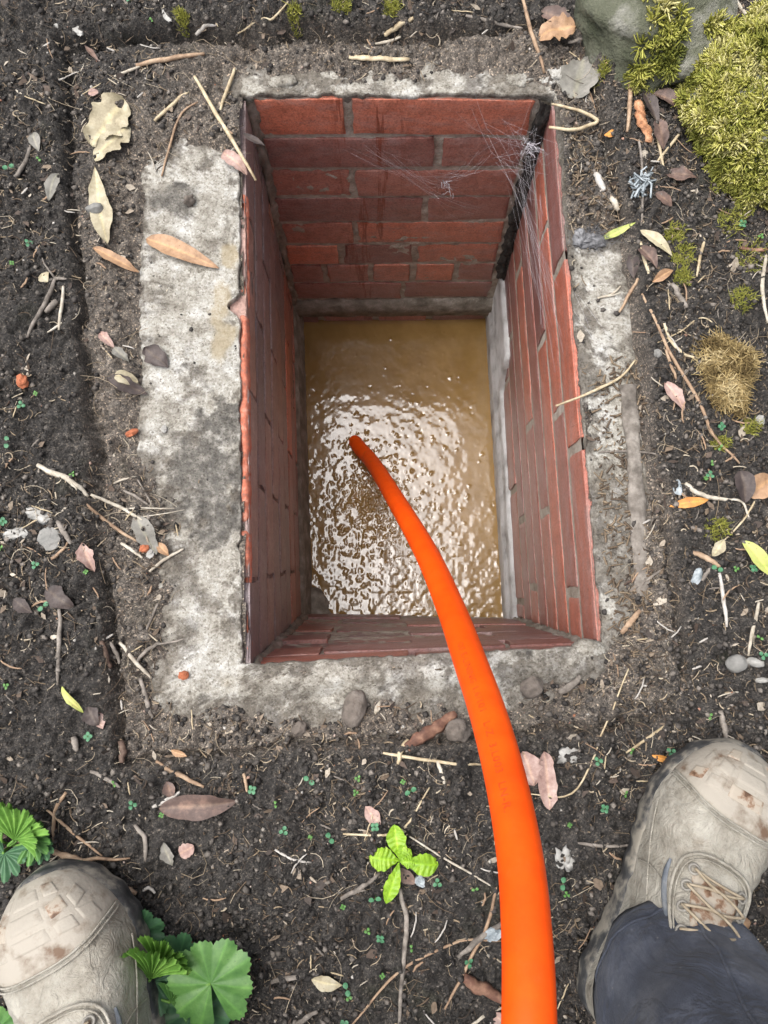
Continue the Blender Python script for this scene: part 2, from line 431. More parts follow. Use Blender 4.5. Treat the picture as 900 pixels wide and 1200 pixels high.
# ragged inner edge: noise that fades outwards
fade = np.repeat(np.clip(1 - vrow * 8, 0, 1), nr)
wob = 0.0045 * fbm(x, y, 60, 4, 90) + 0.004 * fbm(x, y, 22, 2, 95)
cen = np.mean(np.array(rim2), 0)
side = A[:, 3].astype(int)
nx_ = np.choose(side, [0, 1, 0, -1]); ny_ = np.choose(side, [1, 0, -1, 0])
bite = 0.016 * np.exp(-(((y - at(283, 360).y) / 0.010) ** 2)) * (side == 3)         # the broken place in the left edge
bite = bite + 0.006 * np.exp(-(((y - at(283, 640).y) / 0.006) ** 2)) * (side == 3)
x = x + nx_ * (np.abs(wob) + bite) * fade; y = y + ny_ * np.abs(wob) * fade
z = conc_h(x, y) - 0.05 * np.repeat(np.clip((vrow - 0.55) / 0.45, 0, 1), nr) + 0.004 * fbm(x, y, 60, 3, 99) * fade - 0.004 * np.repeat((vrow == 0), nr)
s_ = np.zeros_like(x)
for p, r in SP: s_ = np.maximum(s_, np.exp(-(((x - p.x) ** 2 + (y - p.y) ** 2) / r ** 2)))
s_ = sstep(0.25, 0.8, s_ + 0.75 * fbm(x, y, 30, 5, 110, 0.65))
nearside = sstep(0.0, -0.02, y - (RIM[3].y - 0.012)) * 0.45                          # muddy film along the near strip
s_ = np.clip(np.maximum(s_, nearside * sstep(-.2, .3, fbm(x, y, 40, 4, 117))), 0, 1)
o_ = np.zeros_like(x)
for p, r in OC: o_ = np.maximum(o_, np.exp(-(((x - p.x) / r * 1.6) ** 2 + ((y - p.y) / r) ** 2)))
o_ = sstep(0.30, 0.6, o_ + 0.55 * fbm(x, y, 45, 4, 121)) * 0.6
e_ = np.maximum(sdf(x, y, EXP_W[0]), sdf(x, y, EXP_W[1])) + 0.022 * fbm(x, y, 30, 5, 51, 0.62)
d_ = sstep(0.022, -0.004, e_ + 0.05 * fbm(x, y, 55, 5, 131, 0.7)) * 0.75
film = sstep(0.02, 0.30, fbm(x, y, 18, 6, 141, 0.7) + 0.16 * sstep(0.44, 0.30, y) + 0.24 * (y > 0.60) + 0.14 * (x > 0.19) - 0.10) * 0.60     # thin soil smears, thickest along the near, far and right strips
d_ = np.clip(np.maximum(d_, film), 0, 1)
vv = np.stack([x, y, z], -1)
low = vv[:nr].copy(); low[:, 2] = -0.016                                             # the edge turned down over the bricks
low[:, 0] += nx_[:nr] * 0.003; low[:, 1] += ny_[:nr] * 0.003
vv = np.concatenate([low, vv]); s_ = np.concatenate([s_[:nr], s_]); o_ = np.concatenate([o_[:nr], o_]); d_ = np.concatenate([d_[:nr], d_])
rows = len(vrow) + 1
I = np.arange(rows * nr).reshape(rows, nr); J = np.roll(I, -1, axis=1)
Fq = np.stack([I[:-1], I[1:], J[1:], J[:-1]], -1).reshape(-1, 4)
mesh("concrete_surround", vv, Fq, CONC, CH, True, {'stain': s_, 'ochre': o_, 'dirt': d_})

def brick_material(name, c1, c2, c3, streak=0.0, grime=0.5, axis=(1, 1, 1)):
    m, n, l, bs = new_mat(name)
    tc = n.new('ShaderNodeTexCoord'); co = tc.outputs['Object']
    oi = n.new('ShaderNodeObjectInfo')
    t = noise_node(n, l, co, 42, 8, 0.7)
    r = ramp(n, [(0.30, c1), (0.52, c2), (0.75, c3)]); l.new(t.outputs['Fac'], r.inputs[0])
    rr = ramp(n, [(0.0, (0.58, 0.66, 0.78, 1)), (0.35, (0.84, 0.92, 1.0, 1)), (0.7, (1.05, 1, .95, 1)), (1.0, (1.42, 1.15, 0.95, 1))]); l.new(oi.outputs['Random'], rr.inputs[0])
    col = mixc(n, l, 1.0, r.outputs[0], rr.outputs[0], 'MULTIPLY')
    # lime bloom and grime, drawn out along the courses
    mp = n.new('ShaderNodeMapping'); mp.inputs['Scale'].default_value = axis; l.new(co, mp.inputs['Vector'])
    g = noise_node(n, l, mp.outputs[0], 26, 8, 0.75)
    gr = ramp(n, [(0.48, (0, 0, 0, 1)), (0.78, (grime, grime, grime, 1))]); l.new(g.outputs['Fac'], gr.inputs[0])
    col = mixc(n, l, gr.outputs[0], col, (0.32, 0.265, 0.255, 1))
    sp = n.new('ShaderNodeTexVoronoi'); sp.inputs['Scale'].default_value = 150; l.new(co, sp.inputs['Vector'])
    spr = ramp(n, [(0.05, (0.55, 0.55, 0.55, 1)), (0.12, (0, 0, 0, 1))]); l.new(sp.outputs['Distance'], spr.inputs[0])
    col = mixc(n, l, spr.outputs[0], col, (0.05, 0.03, 0.03, 1))
    if streak:
        mp2 = n.new('ShaderNodeMapping'); mp2.inputs['Scale'].default_value = (13.0, 1.0, 0.9); l.new(co, mp2.inputs['Vector'])
        g2 = noise_node(n, l, mp2.outputs[0], 3.1, 4, 0.6)
        s2 = ramp(n, [(0.54, (0, 0, 0, 1)), (0.57, (streak, streak, streak, 1)), (0.585, (streak, streak, streak, 1)), (0.61, (0, 0, 0, 1))]); l.new(g2.outputs['Fac'], s2.inputs[0])
        sx = n.new('ShaderNodeSeparateXYZ'); l.new(co, sx.inputs[0]); mr = n.new('ShaderNodeMapRange'); mr.inputs[1].default_value = -0.20; mr.inputs[2].default_value = 0.20; l.new(sx.outputs['X'], mr.inputs[0])
        gate = ramp(n, [(0.32, (0, 0, 0, 1)), (0.36, (1, 1, 1, 1)), (0.53, (1, 1, 1, 1)), (0.58, (.12, .12, .12, 1))]); l.new(mr.outputs[0], gate.inputs[0])   # water runs down this one stretch
        gm = n.new('ShaderNodeMath'); gm.operation = 'MULTIPLY'; l.new(s2.outputs[0], gm.inputs[0]); l.new(gate.outputs[0], gm.inputs[1])
        col = mixc(n, l, gm.outputs[0], col, (0.20, 0.042, 0.020, 1))
    pv = noise_node(n, l, co, 300, 6, 0.8); pr_ = ramp(n, [(0.36, (0.5, 0.46, 0.44, 1)), (0.5, (1, 1, 1, 1)), (0.68, (1.25, 1.25, 1.25, 1))]); l.new(pv.outputs['Fac'], pr_.inputs[0])
    col = mixc(n, l, 0.9, col, pr_.outputs[0], 'MULTIPLY')
    l.new(col, bs.inputs['Base Color'])
    bs.inputs['Roughness'].default_value = 0.40
    nb = noise_node(n, l, co, 260, 7, 0.7); p = bump(n, l, bs, nb.outputs['Fac'], 0.5, 0.0016)
    bump(n, l, bs, g.outputs['Fac'], 0.35, 0.003, p)
    return m
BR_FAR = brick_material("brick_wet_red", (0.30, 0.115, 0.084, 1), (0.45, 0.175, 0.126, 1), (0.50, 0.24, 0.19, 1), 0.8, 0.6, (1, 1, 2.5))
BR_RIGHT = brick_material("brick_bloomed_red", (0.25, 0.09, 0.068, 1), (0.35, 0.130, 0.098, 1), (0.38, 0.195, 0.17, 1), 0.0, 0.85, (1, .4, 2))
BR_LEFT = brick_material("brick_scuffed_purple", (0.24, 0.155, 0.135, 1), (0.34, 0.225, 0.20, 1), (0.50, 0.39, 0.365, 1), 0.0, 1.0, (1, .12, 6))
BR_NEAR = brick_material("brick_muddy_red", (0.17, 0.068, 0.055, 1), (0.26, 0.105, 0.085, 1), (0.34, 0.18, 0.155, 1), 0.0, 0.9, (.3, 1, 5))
BR_CORE = simple("brick_fresh_break", [(0.26, 0.13, 0.10, 1), (0.52, 0.155, 0.09, 1), (0.60, 0.30, 0.22, 1)], 130, 0.9, 0.8, 0.002, 250)
MORTAR = simple("mortar", [(0.10, 0.085, 0.065, 1), (0.21, 0.185, 0.15, 1), (0.36, 0.33, 0.29, 1)], 38, 0.9, 0.9, 0.003, 210, 8)
MORTAR_LIGHT = simple("mortar_light", [(0.22, 0.185, 0.145, 1), (0.37, 0.33, 0.27, 1), (0.50, 0.46, 0.40, 1)], 45, 0.9, 0.9, 0.003, 230, 8)
MORTAR_BROWN = simple("mortar_brown", [(0.12, 0.085, 0.07, 1), (0.22, 0.17, 0.15, 1), (0.36, 0.31, 0.28, 1)], 45, 0.9, 0.9, 0.003, 230, 8, stretch=(1, .15, 3))
MORTAR_PALE = simple("mortar_pale", [(0.22, 0.21, 0.20, 1), (0.48, 0.48, 0.475, 1), (0.60, 0.60, 0.60, 1)], 22, 0.8, 0.5, 0.002, 160, 8)

class Wall:
    def __init__(s, a, b, a2, b2, mat):         # rim ends a, b (left to right seen from inside), foot ends a2, b2
        s.a, s.b, s.a2, s.b2 = map(Vector, (a, b, a2, b2)); s.mat = mat
        u = (s.b - s.a).normalized(); d = ((s.a2 + s.b2) / 2 - (s.a + s.b) / 2).normalized()
        s.n = d.cross(u).normalized()           # towards the shaft
        mid = Vector((cen[0], cen[1], s.a.z - .3)); c0 = (s.a + s.b + s.a2 + s.b2) / 4
        if s.n.dot(mid - c0) < 0: s.n = -s.n
        s.L = (s.b - s.a).length
    def P(s, u, z, d=0.0):                      # u metres along, z height, d out of the wall
        f = u / s.L; g = z / WZ
        p = s.a.lerp(s.b, f).lerp(s.a2.lerp(s.b2, f), g)
        p = Vector((p.x, p.y, z)) + s.n * d
        return p
    def uz(s, px, py):                          # where a line of sight meets the wall
        d = ray(px, py); o = Vector((0, 0, CAM_H)); c0 = (s.a + s.b + s.a2 + s.b2) / 4
        t = (c0 - o).dot(s.n) / d.dot(s.n); q = o + d * t
        g = q.z / WZ; e = s.a.lerp(s.a2, g); f = s.b.lerp(s.b2, g); k = (f - e)
        return (q - e).dot(k) / k.length_squared * s.L, q.z

def make_wall(W, name, courses, mat_fn, joint=0.010, bumpy=1.0, extend=0.06, proud=(0.002, 0.006), bed=-0.0035, mortar=None):
    # bed of mortar
    nu, nz = max(int((W.L + 2 * extend) / 0.006), 8), 130
    V, F = [], []
    zz = np.linspace(-0.004, WZ - 0.08, nz)
    for k, z in enumerate(zz):
        for i in range(nu + 1):
            u = -extend + (W.L + 2 * extend) * i / nu
            d = bed + bumpy * (0.0030 * float(fbm(u, z, 90, 3, 200)) + 0.002 * float(fbm(u, z, 25, 2, 210)))
            V.append(W.P(u, z, d))
    for k in range(nz - 1):
        for i in range(nu):
            q = k * (nu + 1) + i; F.append((q, q + 1, q + nu + 2, q + nu + 1))
    wall = mesh("wall", V, F, mortar or MORTAR, CH)
    for ci, (z0, z1, joints) in enumerate(courses):
        for bi in range(len(joints) - 1):
            u0, u1 = joints[bi] + joint / 2, joints[bi + 1] - joint / 2
            if u1 - u0 < 0.012: continue
            pr = RND.uniform(*proud); tw = RND.uniform(-0.003, 0.003); sg = RND.uniform(-0.002, 0.002)
            nu_, nz_ = 13, 6; V, F = [], []; sd = RND.random() * 50
            for row in range(nz_ + 1):
                for i in range(nu_ + 1):
                    fu = i / nu_; fz = row / nz_
                    # spend vertices near the edges
                    fu = 0.5 - 0.5 * math.cos(fu * math.pi) if 0 < i < nu_ else fu; fz2 = 0.5 - 0.5 * math.cos(fz * math.pi)
                    u = u0 + (u1 - u0) * fu; z = z0 + (z1 - z0) * fz2
                    eu = min(u - u0, u1 - u); ez = min(z0 - z, z - z1)
                    edge = min(eu, ez)
                    nn = float(fbm(u + sd, z, 70, 3, 7)); n2 = float(fbm(u - sd, z + sd, 24, 2, 8))
                    d = pr + tw * .5 * (fu - .5) + 0.0008 * nn - max(0.0, 0.0018 - edge) * 0.5
                    if edge < 1e-4:             # ragged arris
                        if eu < 1e-4: u += (0.003 * nn + 0.003 * n2) * (1 if fu < .5 else -1) * 1.2
                        if ez < 1e-4: z += (0.0022 * nn + 0.003 * n2)
                    V.append(W.P(u, z + sg * (fu - .5), d))
            q = nu_ + 1
            for row in range(nz_):
                for i in range(nu_):
                    F.append((row * q + i, row * q + i + 1, (row + 1) * q + i + 1, (row + 1) * q + i))
            # sides back into the mortar
            per = [i for i in range(q)] + [r * q + nu_ for r in range(1, nz_ + 1)] + [nz_ * q + i for i in range(nu_ - 1, -1, -1)] + [r * q for r in range(nz_ - 1, 0, -1)]
            base = len(V); m_ = len(per)
            for p in per: V.append(V[p].copy())
            for p in per: V.append(V[p] - W.n * 0.02)
            for j in range(m_):
                j2 = (j + 1) % m_; F.append((base + j2, base + j, base + m_ + j, base + m_ + j2))
            o = mesh("brick", V, F, mat_fn(ci, bi), wall)
    return wall

CO = 0.075
def rows_for(n, top=-0.004, gap=0.009):
    return [(top - CO * k - (0.002 if k == 0 else gap / 2), top - CO * (k + 1) + gap / 2) for k in range(n)]
WF = Wall(RIM[0], RIM[1], BOT[0], BOT[1], None)
WR = Wall(RIM[1], RIM[2], BOT[1], BOT[2], None)
WN = Wall(RIM[2], RIM[3], BOT[2], BOT[3], None)
WL = Wall(RIM[3], RIM[0], BOT[3], BOT[0], None)

def courses_from(W, zr, marks, u_start, u_end, spare=None):
    per = {k: [] for k in range(len(zr))}
    for px, py in marks:
        u, z = W.uz(px, py)
        k = min(range(len(zr)), key=lambda i: abs((zr[i][0] + zr[i][1]) / 2 - z))
        per[k].append(u)
    out = []
    for k, (z0, z1) in enumerate(zr):
        j = sorted(per[k])
        if not j and spare: j = spare(k)
        out.append((z0, z1, [u_start] + [q for q in j if u_start < q < u_end] + [u_end]))
    return out
zr = rows_for(8, -0.004, 0.010)
zr.append((-0.684, -0.75))
far_c = courses_from(WF, zr, [(408, 132), (515, 172), (413, 210), (498, 243), (416, 269), (400, 292), (487, 292), (381, 318), (434, 318), (484, 318), (535, 318),
                              (472, 342), (376, 371), (440, 371), (503, 371)], 0.006, WF.L - 0.016)
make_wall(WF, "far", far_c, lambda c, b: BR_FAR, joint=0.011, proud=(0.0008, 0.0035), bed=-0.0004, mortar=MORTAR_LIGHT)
zr = rows_for(8, -0.004, 0.013); zr[7] = (zr[7][0], -0.625)
right_c = courses_from(WR, zr, [(664, 293), (677, 523), (640, 267), (655, 484), (668, 694), (630, 410), (641, 600), (605, 323), (618, 503), (631, 688), (596, 400), (612, 609)],
                       0.002, WR.L - 0.002, lambda k: [0.09 + 0.11 * (k % 2), 0.31 + 0.11 * (k % 2), 0.54 + 0.1 * (k % 2)])
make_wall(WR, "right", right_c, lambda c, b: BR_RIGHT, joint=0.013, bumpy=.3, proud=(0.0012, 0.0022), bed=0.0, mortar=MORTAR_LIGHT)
zr = rows_for(9)
left_c = [(a, b, [0.0] + [q for q in np.arange(-0.11 if k % 2 else 0.0, 0.8, 0.228) + 0.1 if 0.02 < q < WL.L - 0.02] + [WL.L]) for k, (a, b) in enumerate(zr)]
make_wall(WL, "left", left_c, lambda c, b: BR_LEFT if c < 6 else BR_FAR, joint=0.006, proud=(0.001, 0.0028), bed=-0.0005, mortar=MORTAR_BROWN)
near_c = [(a, b, [0.0] + [q for q in np.arange(0.0 if k % 2 else -0.11, 0.8, 0.228) + 0.09 if 0.02 < q < WN.L - 0.02] + [WN.L]) for k, (a, b) in enumerate(zr)]
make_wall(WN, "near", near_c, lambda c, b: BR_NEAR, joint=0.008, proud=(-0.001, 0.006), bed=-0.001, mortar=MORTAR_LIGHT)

# pale render along the foot of the right wall: a proud band with a sloping top
def band(W, name, prof_fn, u0, u1, mat, nu=90):
    V, F = [], []; m = None
    for i in range(nu + 1):
        u = u0 + (u1 - u0) * i / nu; pr = prof_fn(u); m = len(pr)
        for (z, d) in pr:
            V.append(W.P(u, z + 0.003 * float(fbm(u, z, 40, 3, 300)), d + 0.0022 * float(fbm(u, z, 55, 3, 310))))
    for i in range(nu):
        for j in range(m - 1):
            q = i * m + j; F.append((q, q + 1, q + m + 1, q + m))
    return mesh(name, V, F, mat, CH)
def right_prof(u):
    top = -0.618 + 0.010 * float(fbm(u, 0, 9, 3, 320)) + (0.12 if u < 0.20 else 0.0) * (1 - max(0, min(1, (u - .17) / .03)))
    return [(top, -0.004), (top - 0.004, 0.007), (top - 0.02, 0.009), (-0.655, 0.012), (-0.66, 0.016), (-0.69, 0.017), (WZ - 0.05, 0.018)]
band(WR, "mortar_band", right_prof, 0.0, WR.L, MORTAR_PALE)
band(WF, "mortar_ledge", lambda u: [(-0.607, -0.004), (-0.612, 0.008), (-0.64, 0.013), (-0.672, 0.012), (-0.680, -0.004)], 0.0, WF.L, MORTAR)
band(WL, "mortar_ledge", lambda u: [(-0.62, -0.004), (-0.626, 0.006), (-0.66, 0.010), (-0.69, 0.016), (WZ - 0.04, 0.018)], 0.0, WL.L, MORTAR)

# orange broken top edge of the left wall's bricks, and crumbs of it
V, F = [], []; nu = 260
for i in range(nu + 1):
    u = WL.L * (0.015 + 0.80 * i / nu)
    wv = 0.0066 + 0.007 * float(fbm(u, 1, 17, 3, 400, 0.6)) + 0.0022 * float(fbm(u, 1, 140, 3, 404))
    yv = WL.P(u, 0).y
    wv += 0.016 * math.exp(-((yv - at(283, 345).y) / 0.018) ** 2)
    notch = math.exp(-((yv - at(283, 362).y) / 0.005) ** 2) + math.exp(-((yv - at(283, 616).y) / 0.004) ** 2)
    pres = float(sstep(-0.22, 0.06, fbm(np.array(u), np.array(4.0), 11, 3, 420))); wv = wv * (0.35 + 0.65 * pres)
    hz = -0.0012 - 0.005 * (1 - pres) + 0.0026 * float(fbm(u, 2, 60, 4, 410, .65)) - 0.02 * notch
    dd = 0.0022 + 0.0014 * float(fbm(u, 3, 50, 4, 412, .65)) - 0.006 * notch
    for (z, d) in ((-0.03, dd - 0.0035), (-0.014, dd + 0.0005), (hz - 0.004, dd - 0.001), (hz, dd - 0.004), (hz - 0.0005, -wv * 0.7), (-0.012, -wv - 0.004)):
        V.append(WL.P(u, z, d))
for i in range(nu):
    for j in range(5):
        q = i * 6 + j; F.append((q, q + 1, q + 7, q + 6))
mesh("broken_brick_edge", V, F, BR_CORE, CH)

# lumpy black strip painting in the dark of the shaft's far right crevice
V, F = [], []; nz = 90
for i in range(nz + 1):
    z = -0.002 - 0.50 * i / nz; c = WF.P(WF.L - 0.006, z, 0.004)
    for j in range(9):
        a = math.pi * (0.95 + 0.75 * j / 8); r = 0.0085 * (1 + 0.9 * float(fbm(np.array(z * 60.0), np.array(j * .6), 1.0, 3, 430)))
        V.append(c + Vector((math.cos(a) * r * 1.1, math.sin(a) * r, 0.002 * math.sin(j * 3 + i))))
for i in range(nz):
    for j in range(8): q = i * 9 + j; F.append((q, q + 1, q + 10, q + 9))
mesh("dark_crevice_strip", V, F, simple("crevice_black", [(.008, .007, .006, 1), (.025, .021, .018, 1), (.07, .06, .05, 1)], 120, .95, 1, .003, 300), CH)
for W_, u_, a0, zbot in ((WF, 0.004, 1.5, -0.70), (WN, 0.004, 0.5, -0.62), (WN, WN.L - 0.004, 0.0, -0.70)):
    V, F = [], []; nz = 90
    for i in range(nz + 1):
        z = -0.006 + (zbot + 0.006) * i / nz; c = W_.P(u_, z, -0.002)
        for j in range(9):
            a = math.pi * (a0 - 0.12 + 0.74 * j / 8); r = 0.0095 * (1 + 0.8 * float(fbm(np.array(z * 45.0 + a0 * 7), np.array(j * .5), 1.0, 3, 440)))
            V.append(c + Vector((math.cos(a) * r, math.sin(a) * r, 0.002 * math.sin(j * 3 + i))))
    for i in range(nz):
        for j in range(8): q = i * 9 + j; F.append((q, q + 1, q + 10, q + 9))
    mesh("mortar_fillet", V, F, MORTAR, CH)
# lump of mortar in the near left corner of the shaft
def lump_geo(c, rx, ry, rz, seed, sub=14, amp=0.25, fr=1.6):
    V, F = [], []; ns = sub * 2
    for i in range(sub + 1):
        th = math.pi * i / sub
        for j in range(ns):
            ph = 2 * math.pi * j / ns
            d = Vector((math.sin(th) * math.cos(ph), math.sin(th) * math.sin(ph), math.cos(th)))
            k = 1 + amp * 2 * float(fbm(d.x * fr + seed, d.y * fr + d.z * 1.3 * fr - seed, 1.0, 4, 3))
            V.append(Vector(c) + Vector((d.x * rx * k, d.y * ry * k, d.z * rz * k)))
    for i in range(sub):
        for j in range(ns):
            j2 = (j + 1) % ns; F.append((i * ns + j, (i + 1) * ns + j, (i + 1) * ns + j2, i * ns + j2))
    return V, F
p = at(366, 716, WZ)
V, F = lump_geo((p.x - .004, p.y, WZ - 0.004), 0.052, 0.050, 0.024, 3.3)
mesh("mortar_lump", V, F, MORTAR, CH)
p = at(690, 762, 0.004)
V, F = lump_geo((p.x, p.y, 0.002), 0.020, 0.012, 0.012, 8.1); mesh("mortar_lump", V, F, CONC, CH)
for px, py, r in ((392, 822, .010), (650, 88, .016), (610, 92, .012), (330, 96, .012)):
    p = at(px, py, 0.004); V, F = lump_geo((p.x, p.y, 0.001), r * 1.5, r * .8, r * .6, px); mesh("mortar_lump", V, F, CONC, CH)

# ------------------------------------------------------------------ muddy water
def water_material():
    m, n, l, bs = new_mat("muddy_water")
    tc = n.new('ShaderNodeTexCoord'); co = tc.outputs['Object']
    t = noise_node(n, l, co, 16, 6, 0.6)
    r = ramp(n, [(0.35, (0.235, 0.140, 0.045, 1)), (0.65, (0.30, 0.185, 0.066, 1))]); l.new(t.outputs['Fac'], r.inputs[0])
    l.new(r.outputs[0], bs.inputs['Base Color'])
    bs.inputs['Roughness'].default_value = 0.16; bs.inputs['IOR'].default_value = 1.45
    bs.inputs['Specular IOR Level'].default_value = 0.5
    bs.inputs['Coat Weight'].default_value = 1.0; bs.inputs['Coat IOR'].default_value = 1.6; bs.inputs['Coat Roughness'].default_value = 0.07
    nb = noise_node(n, l, co, 210, 3, 0.5)
    b = bump(n, l, bs, nb.outputs['Fac'], 0.06, 0.0004); l.new(b, bs.inputs['Coat Normal'])
    return m
wst = 0.0017
bx0, bx1 = min(p.x for p in BOT) - .03, max(p.x for p in BOT) + .03
by0, by1 = min(p.y for p in BOT) - .03, max(p.y for p in BOT) + .03
wx, wy = np.meshgrid(np.arange(bx0, bx1, wst), np.arange(by0, by1, wst))
tip = at(420, 524, WZ); src = at(432, 590, WZ)
rr = np.hypot(wx - src.x, wy - src.y)
amp = np.exp(-(rr / 0.17) ** 2)
hz = 0.0003 * np.sin(rr * 190 + 5 * fbm(wx, wy, 9, 2, 500)) * np.exp(-rr / 0.13)
hz += (0.0003 + 0.0005 * amp + 0.0011 * sstep(0.30, 0.05, wy)) * fbm(wx, wy, 80, 2, 505) + 0.0008 * fbm(wx, wy, 18, 2, 509)
for i in range(1600):                            # bubbles and foam beads
    if i < 1050:
        a, q = rng.uniform(0, 2 * math.pi), abs(rng.normal(0, 0.10)); bx, by = src.x + q * math.cos(a), src.y + q * math.sin(a) * 1.25
    else:
        bx, by = rng.uniform(bx0, bx1), rng.uniform(by0, by1)
    br = rng.uniform(0.0020, 0.0046) if i < 1500 else rng.uniform(0.0016, 0.0024)
    ix = int((bx - bx0) / wst); iy = int((by - by0) / wst)
    if not (5 < ix < wx.shape[1] - 6 and 5 < iy < wx.shape[0] - 6): continue
    sl = (slice(iy - 5, iy + 6), slice(ix - 5, ix + 6))
    q = ((wx[sl] - bx) ** 2 + (wy[sl] - by) ** 2) / br ** 2
    hz[sl] += (0.5 if rng.random() < 0.62 else -0.35) * (0.75 if i < 1050 else 0.16) * br * np.exp(-1.9 * q * (1 + .35 * np.sin(3 * np.arctan2(wy[sl] - by, wx[sl] - bx) + i)))
I = np.arange(wx.size).reshape(wx.shape)
Fq = np.stack([I[:-1, :-1], I[:-1, 1:], I[1:, 1:], I[1:, :-1]], -1).reshape(-1, 4)
water = mesh("water", np.stack([wx, wy, WZ + hz], -1).reshape(-1, 3), Fq, water_material())
tag(water, 'frothy brown muddy water at the bottom of the brick pit', None, None, 'structure')

# ------------------------------------------------------------------ orange pipe
HR = 0.015
ctl = [(420, 523, 1.615), (437, 543, 1.51), (462, 583, 1.24), (498, 645, 0.97), (527, 710, 0.80), (549, 770, 0.69), (573, 840, 0.61), (594, 920, 0.545), (610, 1010, 0.49), (618, 1110, 0.445), (620, 1210, 0.412), (618, 1330, 0.39)]
pts = [np.array(at_depth(*c)) for c in ctl]
d0 = pts[0] - pts[1]; pts = [pts[0] + d0 / np.linalg.norm(d0) * 0.08 + np.array((-.01, .02, 0))] + pts
pts += [pts[-1] + np.array((0.0, -0.14, 0.07)), pts[-1] + np.array((0.02, -0.32, 0.10)), pts[-1] + np.array((0.10, -0.60, 0.0))]
HP = catmull(pts, 260)
def hose_material():
    m, n, l, bs = new_mat("orange_plastic")
    tc = n.new('ShaderNodeTexCoord')
    t = noise_node(n, l, tc.outputs['Object'], 30, 6, 0.65)
    r = ramp(n, [(0.3, (0.86, 0.075, 0.002, 1)), (0.7, (1.0, 0.105, 0.003, 1))]); l.new(t.outputs['Fac'], r.inputs[0])
    g = noise_node(n, l, tc.outputs['Object'], 55, 9, 0.78); gr = ramp(n, [(0.55, (0, 0, 0, 1)), (0.70, (.55, .55, .55, 1))]); l.new(g.outputs['Fac'], gr.inputs[0])
    sx = n.new('ShaderNodeSeparateXYZ'); l.new(tc.outputs['Object'], sx.inputs[0]); wet = ramp(n, [(0.10, (.85, .85, .85, 1)), (0.40, (.28, .28, .28, 1))]); l.new(sx.outputs['Z'], wet.inputs[0])
    fm = n.new('ShaderNodeMath'); fm.operation = 'MULTIPLY'; l.new(gr.outputs[0], fm.inputs[0]); l.new(wet.outputs[0], fm.inputs[1])
    l.new(mixc(n, l, fm.outputs[0], r.outputs[0], (.30, .13, .035, 1)), bs.inputs['Base Color']); bs.inputs['Roughness'].default_value = 0.5
    bs.inputs['Specular IOR Level'].default_value = 0.25
    nb = noise_node(n, l, tc.outputs['Object'], 130, 5); bump(n, l, bs, nb.outputs['Fac'], 0.12, 0.001)
    return m
hose = empty("orange_pipe", tuple(HP[0]))
tag(hose, 'bright orange flexible plastic pipe dipping into the muddy water', 'pipe')
V, F = tube_geo(HP, [HR] * len(HP), 28)
V = [np.asarray(v) - HP[0] for v in V]
mesh("tube", V, F, hose_material(), hose)
# raised moulded lettering along the pipe
fc = bpy.data.curves.new("lettering", 'FONT'); fc.body = "OF E-LINING 1.6/101   L-Z  3.L003  LN-R."
fc.size = 0.0080; fc.resolution_u = 2; fc.space_character = 1.12
fo = bpy.data.objects.new("lettering_source", fc); COL.objects.link(fo)
bpy.context.view_layer.update()
me = bpy.data.meshes.new_from_object(fo.evaluated_get(bpy.context.evaluated_depsgraph_get()))
tv = np.array([v.co[:] for v in me.vertices]); tf = [tuple(p.vertices) for p in me.polygons]
bpy.data.objects.remove(fo); bpy.data.curves.remove(fc); bpy.data.meshes.remove(me)
seg = np.concatenate([[0], np.cumsum(np.linalg.norm(np.diff(HP, axis=0), axis=1))])
start = seg[int(np.argmin(np.linalg.norm(HP - np.array(at_depth(548, 768, 0.692)), axis=1)))]
HT = np.gradient(HP, axis=0); HT /= np.linalg.norm(HT, axis=1, keepdims=True)
tv[:, 0] *= 1.25
lv = []
for (tx, ty, _) in tv:
    s = start + tx
    c = np.array([np.interp(s, seg, HP[:, k]) for k in range(3)]); t = np.array([np.interp(s, seg, HT[:, k]) for k in range(3)]); t /= np.linalg.norm(t)
    n_ = np.array((0, 0, CAM_H)) - c; n_ -= t * n_.dot(t); n_ /= np.linalg.norm(n_); b_ = np.cross(t, n_); b_ /= np.linalg.norm(b_)
    if b_[0] < 0: b_ = -b_
    a = -0.38 + ty / HR
    lv.append(c + (HR + 0.00025) * (math.cos(a) * n_ + math.sin(a) * b_) - HP[0])
mesh("lettering", lv, tf, simple("orange_print", [(0.38, 0.033, 0.004, 1), (0.68, 0.062, 0.003, 1)], 260, 0.5, 0, lo=0.35, hi=0.6), hose, False)["kind"] = "stuff"

